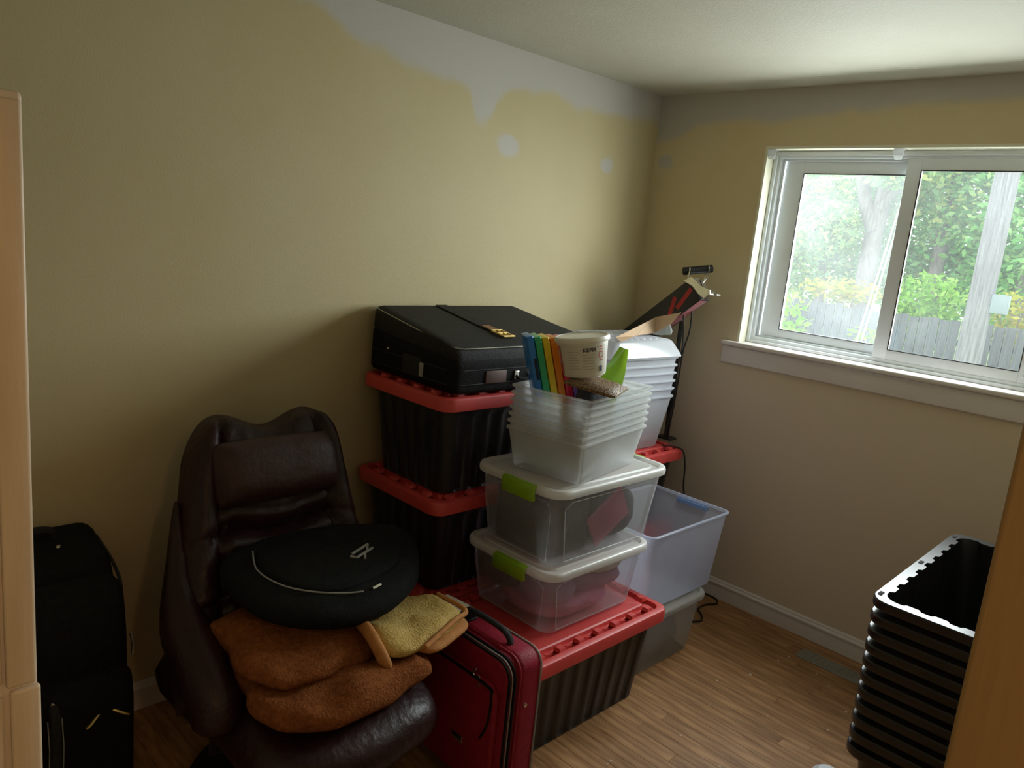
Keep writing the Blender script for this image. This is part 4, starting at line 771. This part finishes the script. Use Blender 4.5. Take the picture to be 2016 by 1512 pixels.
sh = cr([(0.468, -2.885, 0.40), (0.484, -2.885, 0.385), (0.490, -2.885, 0.30), (0.484, -2.885, 0.22), (0.468, -2.885, 0.205)], 5); obj('front_handle', MB().tube(sh, 0.013, 8), 'charcoal_fabric', bs)
for y_ in (-2.90, -2.868): obj('handle_welt', MB().tube([(0.4795, y_, 0.375), (0.492, y_, 0.30), (0.482, y_, 0.22)], 0.0016, 5), 'grey_pipe', bs)
for z in (0.41, 0.205): obj('rivet', MB().lathe([(0.006, 0), (0.005, 0.004), (0.002, 0.005)], 10).xf(Matrix.Translation((0.466, -2.885, z)) @ Matrix.Rotation(PI/2, 4, 'Y')), 'steel', bs)
for s_ in (0, 1): obj('zip_pull', MB().tube([(0.462, -2.775+0.03*s_, 0.340), (0.474, -2.80+0.085*s_, 0.322), (0.474, -2.81+0.105*s_, 0.315)], 0.0045, 6), 'gold', bs)
obj('zip_pull', MB().tube([(0.412, YB1-0.008, 0.52), (0.418, YB1-0.004, 0.49), (0.419, YB1-0.006, 0.46)], 0.004, 6), 'steel', bs)
for x in (0.08, 0.36): 
    for y_ in (-3.04, -2.73): obj('foot', rbox(0.05, 0.04, 0.034, 0.012, 0.005, 3, x, y_, 0), 'black_metal', bs)

# ------------------------------------------------------------------ small things on the floor
bw = thing('white_bowl', 'white plastic bowl upside down on the floor by the nested totes', 'bowl', (1.69, -0.93, 0))
obj('bowl_body', MB().lathe([(0.060, 0), (0.062, 0.004), (0.058, 0.02), (0.046, 0.045), (0.032, 0.054), (0.030, 0.058), (0.0, 0.057)], 28), 'white_plastic', bw)
tag(obj('crumpled_paper', blob([(1.775, -0.735), (1.815, -0.745), (1.83, -0.70), (1.79, -0.69)], 0.0, 0.035, 0.015, 40, 61, n=4), 'paper', smooth=0), 'small crumpled scrap of paper at the foot of the nested totes', 'paper')
crm = mesh('crumb', MB().add([(-0.004, -0.003, 0), (0.004, -0.004, 0), (0.005, 0.003, 0), (-0.003, 0.004, 0), (0, 0, 0.003)], [(3, 2, 1, 0), (0, 1, 4), (1, 2, 4), (2, 3, 4), (3, 0, 4)]), 'paper', 0)
cj = MB()
for k in range(46):
    x, y_, s_, a = random.uniform(1.12, 1.7), random.uniform(-1.9, -0.12), random.uniform(0.3, 1.0), random.uniform(0, 6)
    cj.add([((p[0]*math.cos(a)-p[1]*math.sin(a))*s_*f+x, (p[0]*math.sin(a)+p[1]*math.cos(a))*s_*f+y_, p[2]*s_+0.0002) for f in (1,) for p in [(-0.005, -0.003, 0), (0.004, -0.004, 0), (0.005, 0.003, 0), (-0.003, 0.004, 0), (0, 0, 0.003)]], [(3, 2, 1, 0), (0, 1, 4), (1, 2, 4), (2, 3, 4), (3, 0, 4)])
o = tag(obj('debris_crumbs', cj, 'paper', smooth=0), 'pale crumbs and paint flakes scattered on the floorboards', 'debris'); o['kind'] = 'stuff'

# ------------------------------------------------------------------ outdoors
GZ = -0.65
o = obj('lawn', MB().box((-40, 0.3, GZ-0.1), (30, 45, GZ)), 'grass', smooth=0); o['kind'] = 'structure'
def ray_y(px, py, Y): return at_y(px, py, Y)
FYD = 9.6
fe = thing('wooden_fence', 'weathered grey wooden board fence across the back yard', 'fence', (0, FYD, GZ))
bdm = mesh('board', MB().box((-0.068, -0.01, 0), (0.068, 0.01, 1.0)), 'fence_wood', 0)
for k in range(62):
    x = -8.2+k*0.148; b = link('board', bdm, fe, (x, random.uniform(-0.008, 0.008), 0.03)); b.scale.z = 1.72+random.uniform(-0.03, 0.03)-0.012*k*0.148
rlm = MB().box((-8.4, 0.012, 0.35), (1.1, 0.05, 0.44)).box((-8.4, 0.012, 1.3), (1.1, 0.05, 1.39)); obj('rail', rlm, 'fence_wood', fe, smooth=0)
up1 = thing('utility_pole', 'weathered wooden utility pole with a grey metal box', 'pole', (-0.40, 7.9, GZ))
obj('pole', MB().tube([(0, 0, 0), (0, 0, 9)], [0.155, 0.12], 16), 'pole_wood', up1); obj('meter_box', rbox(0.20, 0.10, 0.24, 0.012, 0.008, 3, 0.23, -0.02, 1.92), 'box_grey', up1)
obj('box_arm', MB().box((0.12, -0.02, 2.0), (0.17, 0.02, 2.08)), 'box_grey', up1)
G0 = at_y(1782, 375, 7.0); G1 = at_y(1690, 660, 5.6); dG = (G1-G0)
for k in range(2):
    off = Vector((0.06*k, 0, 0)); tag(obj('guy_wire', MB().tube([G0-dG*2.0+off*0.4, G1+dG*((GZ-G1.z)/dG.z)+off], 0.010, 5), 'wire'), 'pale slanting guy wire in the yard beside the utility pole', 'wire', 'pair of guy wires')
W0 = at_y(1583, 358, 8.9); W1 = at_y(1770, 339, 8.9); tag(obj('overhead_wire', MB().tube([W0-(W1-W0)*2, W1+(W1-W0)*2], 0.010, 5), 'wire'), 'thin pale overhead wire crossing above the yard', 'wire')
def leaves(n_, blobs, size, seed):
    rnd = random.Random(seed); vs = []; fs = []
    for k in range(n_):
        c, R3 = rnd.choice(blobs); 
        while True:
            p = Vector((rnd.uniform(-1, 1), rnd.uniform(-1, 1), rnd.uniform(-1, 1)))
            if 0.15 < p.length < 1: break
        p = Vector((c[0]+p.x*R3[0], c[1]+p.y*R3[1], c[2]+p.z*R3[2]))
        a = Vector((rnd.gauss(0, 1), rnd.gauss(0, 1), rnd.gauss(0, 0.6))).normalized(); b = a.orthogonal().normalized(); b = Matrix.Rotation(rnd.uniform(0, 6.28), 3, a) @ b; s_ = size*rnd.uniform(0.6, 1.4)
        i = len(vs); vs += [p-a*s_, p+b*s_*0.5, p+a*s_, p-b*s_*0.5]; fs.append((i, i+1, i+2, i+3))
    return MB().add(vs, fs)
def tree(name, label, cat, x, y_, trunk, blobs, n_, size, lm, seed, group=None, branches=()):
    t = thing(name, label, cat, (x, y_, GZ), 0, group)
    if trunk: obj('trunk', MB().tube(cr(trunk[0], 4), [trunk[1]*(1-0.5*k/(len(cr(trunk[0], 4))-1)) for k in range(len(cr(trunk[0], 4)))], 10), 'bark', t, smooth=60)
    for b in branches: C = cr(b[0], 4); obj('branch', MB().tube(C, [b[1]*(1-0.75*k/(len(C)-1)) for k in range(len(C))], 7), 'bark', t, smooth=60)
    f = obj('foliage', leaves(n_, blobs, size, seed), lm, t, smooth=0); f['kind'] = 'stuff'; return t
def at(px, py, Y): p = at_y(px, py, Y); return p
T1 = at(1700, 560, 11.5)
tree('maple_tree', 'tall forked maple tree with green and yellowing leaves behind the fence', 'tree', T1.x, T1.y, ([(0, 0, 0), (0.02, 0, 1.6), (0.0, 0.1, 3.2), (0.25, 0.1, 5.2), (0.4, 0.2, 8)], 0.21),
     [((0.3, 0.9, 5.0), (2.6, 1.2, 1.7)), ((-0.9, 0.7, 3.7), (1.5, 0.9, 1.0)), ((1.3, 0.6, 3.9), (1.1, 0.8, 1.0)), ((-0.3, 1.4, 3.0), (2.4, 0.5, 1.3)), ((0, 0.2, 6.5), (3, 1.5, 1.2)), ((0.5, -0.5, 4.2), (0.9, 0.4, 0.5)), ((-0.7, -0.4, 3.0), (0.6, 0.4, 0.5)), ((0.4, 1.6, 2.4), (2.6, 0.4, 0.9))], 16000, 0.07, 'leaf_mixed', 1, 'trees beyond the yard',
     [([(0, 0.05, 3.0), (-0.35, 0, 3.9), (-0.5, 0, 5.4), (-0.8, 0.1, 7)], 0.15), ([(0.05, 0, 3.4), (0.6, 0.1, 4.3), (1.1, 0, 4.9)], 0.09)])
T2 = at(1640, 560, 13)
tree('slender_tree', 'slender tree with olive green leaves left of the maple', 'tree', T2.x-0.3, T2.y, ([(0, 0, 0), (0.05, 0, 3), (-0.1, 0, 6), (0.1, 0, 8.5)], 0.12),
     [((-0.8, 0.3, 4.5), (1.9, 0.9, 2.2)), ((-1.2, 0.0, 2.7), (2.0, 0.8, 1.1)), ((0.2, 0.4, 5.5), (1.4, 0.8, 1.2)), ((-0.6, 0.5, 2.2), (2.2, 0.5, 0.8))], 11000, 0.075, 'leaf_mixed', 2, 'trees beyond the yard', [([(0, 0, 3.6), (-0.6, -0.3, 3.9), (-1.5, -0.5, 4.0)], 0.04)])
T3 = at(1860, 450, 12.5)
tree('broad_tree', 'broad bright green tree right behind the utility pole', 'tree', T3.x, T3.y, ([(0, 0, 0), (0, 0, 3), (0.1, 0, 7)], 0.16),
     [((0, 0.2, 3.9), (1.9, 0.9, 1.5)), ((0.2, 0.3, 5.6), (2.4, 1.2, 1.4)), ((-0.5, -0.1, 4.6), (1.2, 0.7, 0.8)), ((1.6, 0.2, 4.4), (1.3, 0.8, 1.2)), ((0.6, 0.6, 2.6), (2.4, 0.6, 0.9)), ((0.2, 0.9, 2.2), (2.4, 0.4, 0.8))], 17000, 0.075, 'leaf_green', 3, 'trees beyond the yard', [([(0, 0, 3.6), (0.6, -0.3, 4.3), (1.2, -0.6, 4.9)], 0.05)])
T4 = at(2030, 500, 12.0)
tree('leafy_tree', 'leafy green tree at the edge of the yard past the pole', 'tree', T4.x, T4.y, ([(0, 0, 0), (0, 0, 3), (0.1, 0, 6)], 0.14), [((0.2, 0, 3.6), (1.5, 0.9, 1.6)), ((0.4, 0.1, 5.3), (1.8, 0.9, 1.3)), ((0.2, 0.3, 2.2), (1.5, 0.5, 0.8))], 8000, 0.075, 'leaf_green', 4, 'trees beyond the yard')
T5 = at(1500, 480, 14.0)
tree('leafy_tree', 'pale leafy tree at the far side behind the fence', 'tree', T5.x-1.0, T5.y, ([(0, 0, 0), (0, 0, 3), (0.1, 0, 6)], 0.14), [((0.2, 0, 3.4), (2.2, 0.9, 1.8)), ((0.4, 0.1, 5.6), (2.4, 0.9, 1.5))], 6500, 0.1, 'leaf_mixed', 5, 'trees beyond the yard')
for nm, lab, px, py, Y, R3, lm, n_, sz, sd in (('yellow_shrub', 'yellowing shrub hanging over the fence under the maple', 1655, 572, 10.1, (0.75, 0.3, 0.22), 'leaf_yellow', 900, 0.055, 6), ('bright_shrub', 'bright green shrub at the window corner side of the fence', 1548, 628, 6.6, (0.35, 0.25, 0.42), 'leaf_bright', 500, 0.05, 7),
        ('yellow_green_shrub', 'yellow green bush over the fence between maple and pole', 1825, 585, 10.2, (0.62, 0.35, 0.42), 'leaf_bright', 1500, 0.06, 8), ('yellow_shrub', 'small yellow leaved shrub beside the grey box on the pole', 2008, 615, 10.2, (0.5, 0.3, 0.32), 'leaf_yellow', 500, 0.055, 9), ('low_weeds', 'low green weeds at the foot of the guy wires', 1700, 662, 5.7, (0.18, 0.12, 0.12), 'leaf_bright', 120, 0.04, 10)):
    p = at(px, py, Y); t = thing(nm, lab, 'shrub', (p.x, p.y, GZ)); h_ = p.z-GZ
    for k in range(3): obj('stem', MB().tube([(0.06*k-0.06, 0, 0), (0.15*k-0.15, 0.03, h_*0.6), (0.25*k-0.25, 0, h_)], [0.02, 0.015, 0.006], 5), 'bark', t)
    f = obj('foliage', leaves(n_, [((0, 0, h_), R3), ((0, 0, h_*0.75), (R3[0]*0.8, R3[1], R3[2]))], sz, sd), lm, t, smooth=0); f['kind'] = 'stuff'
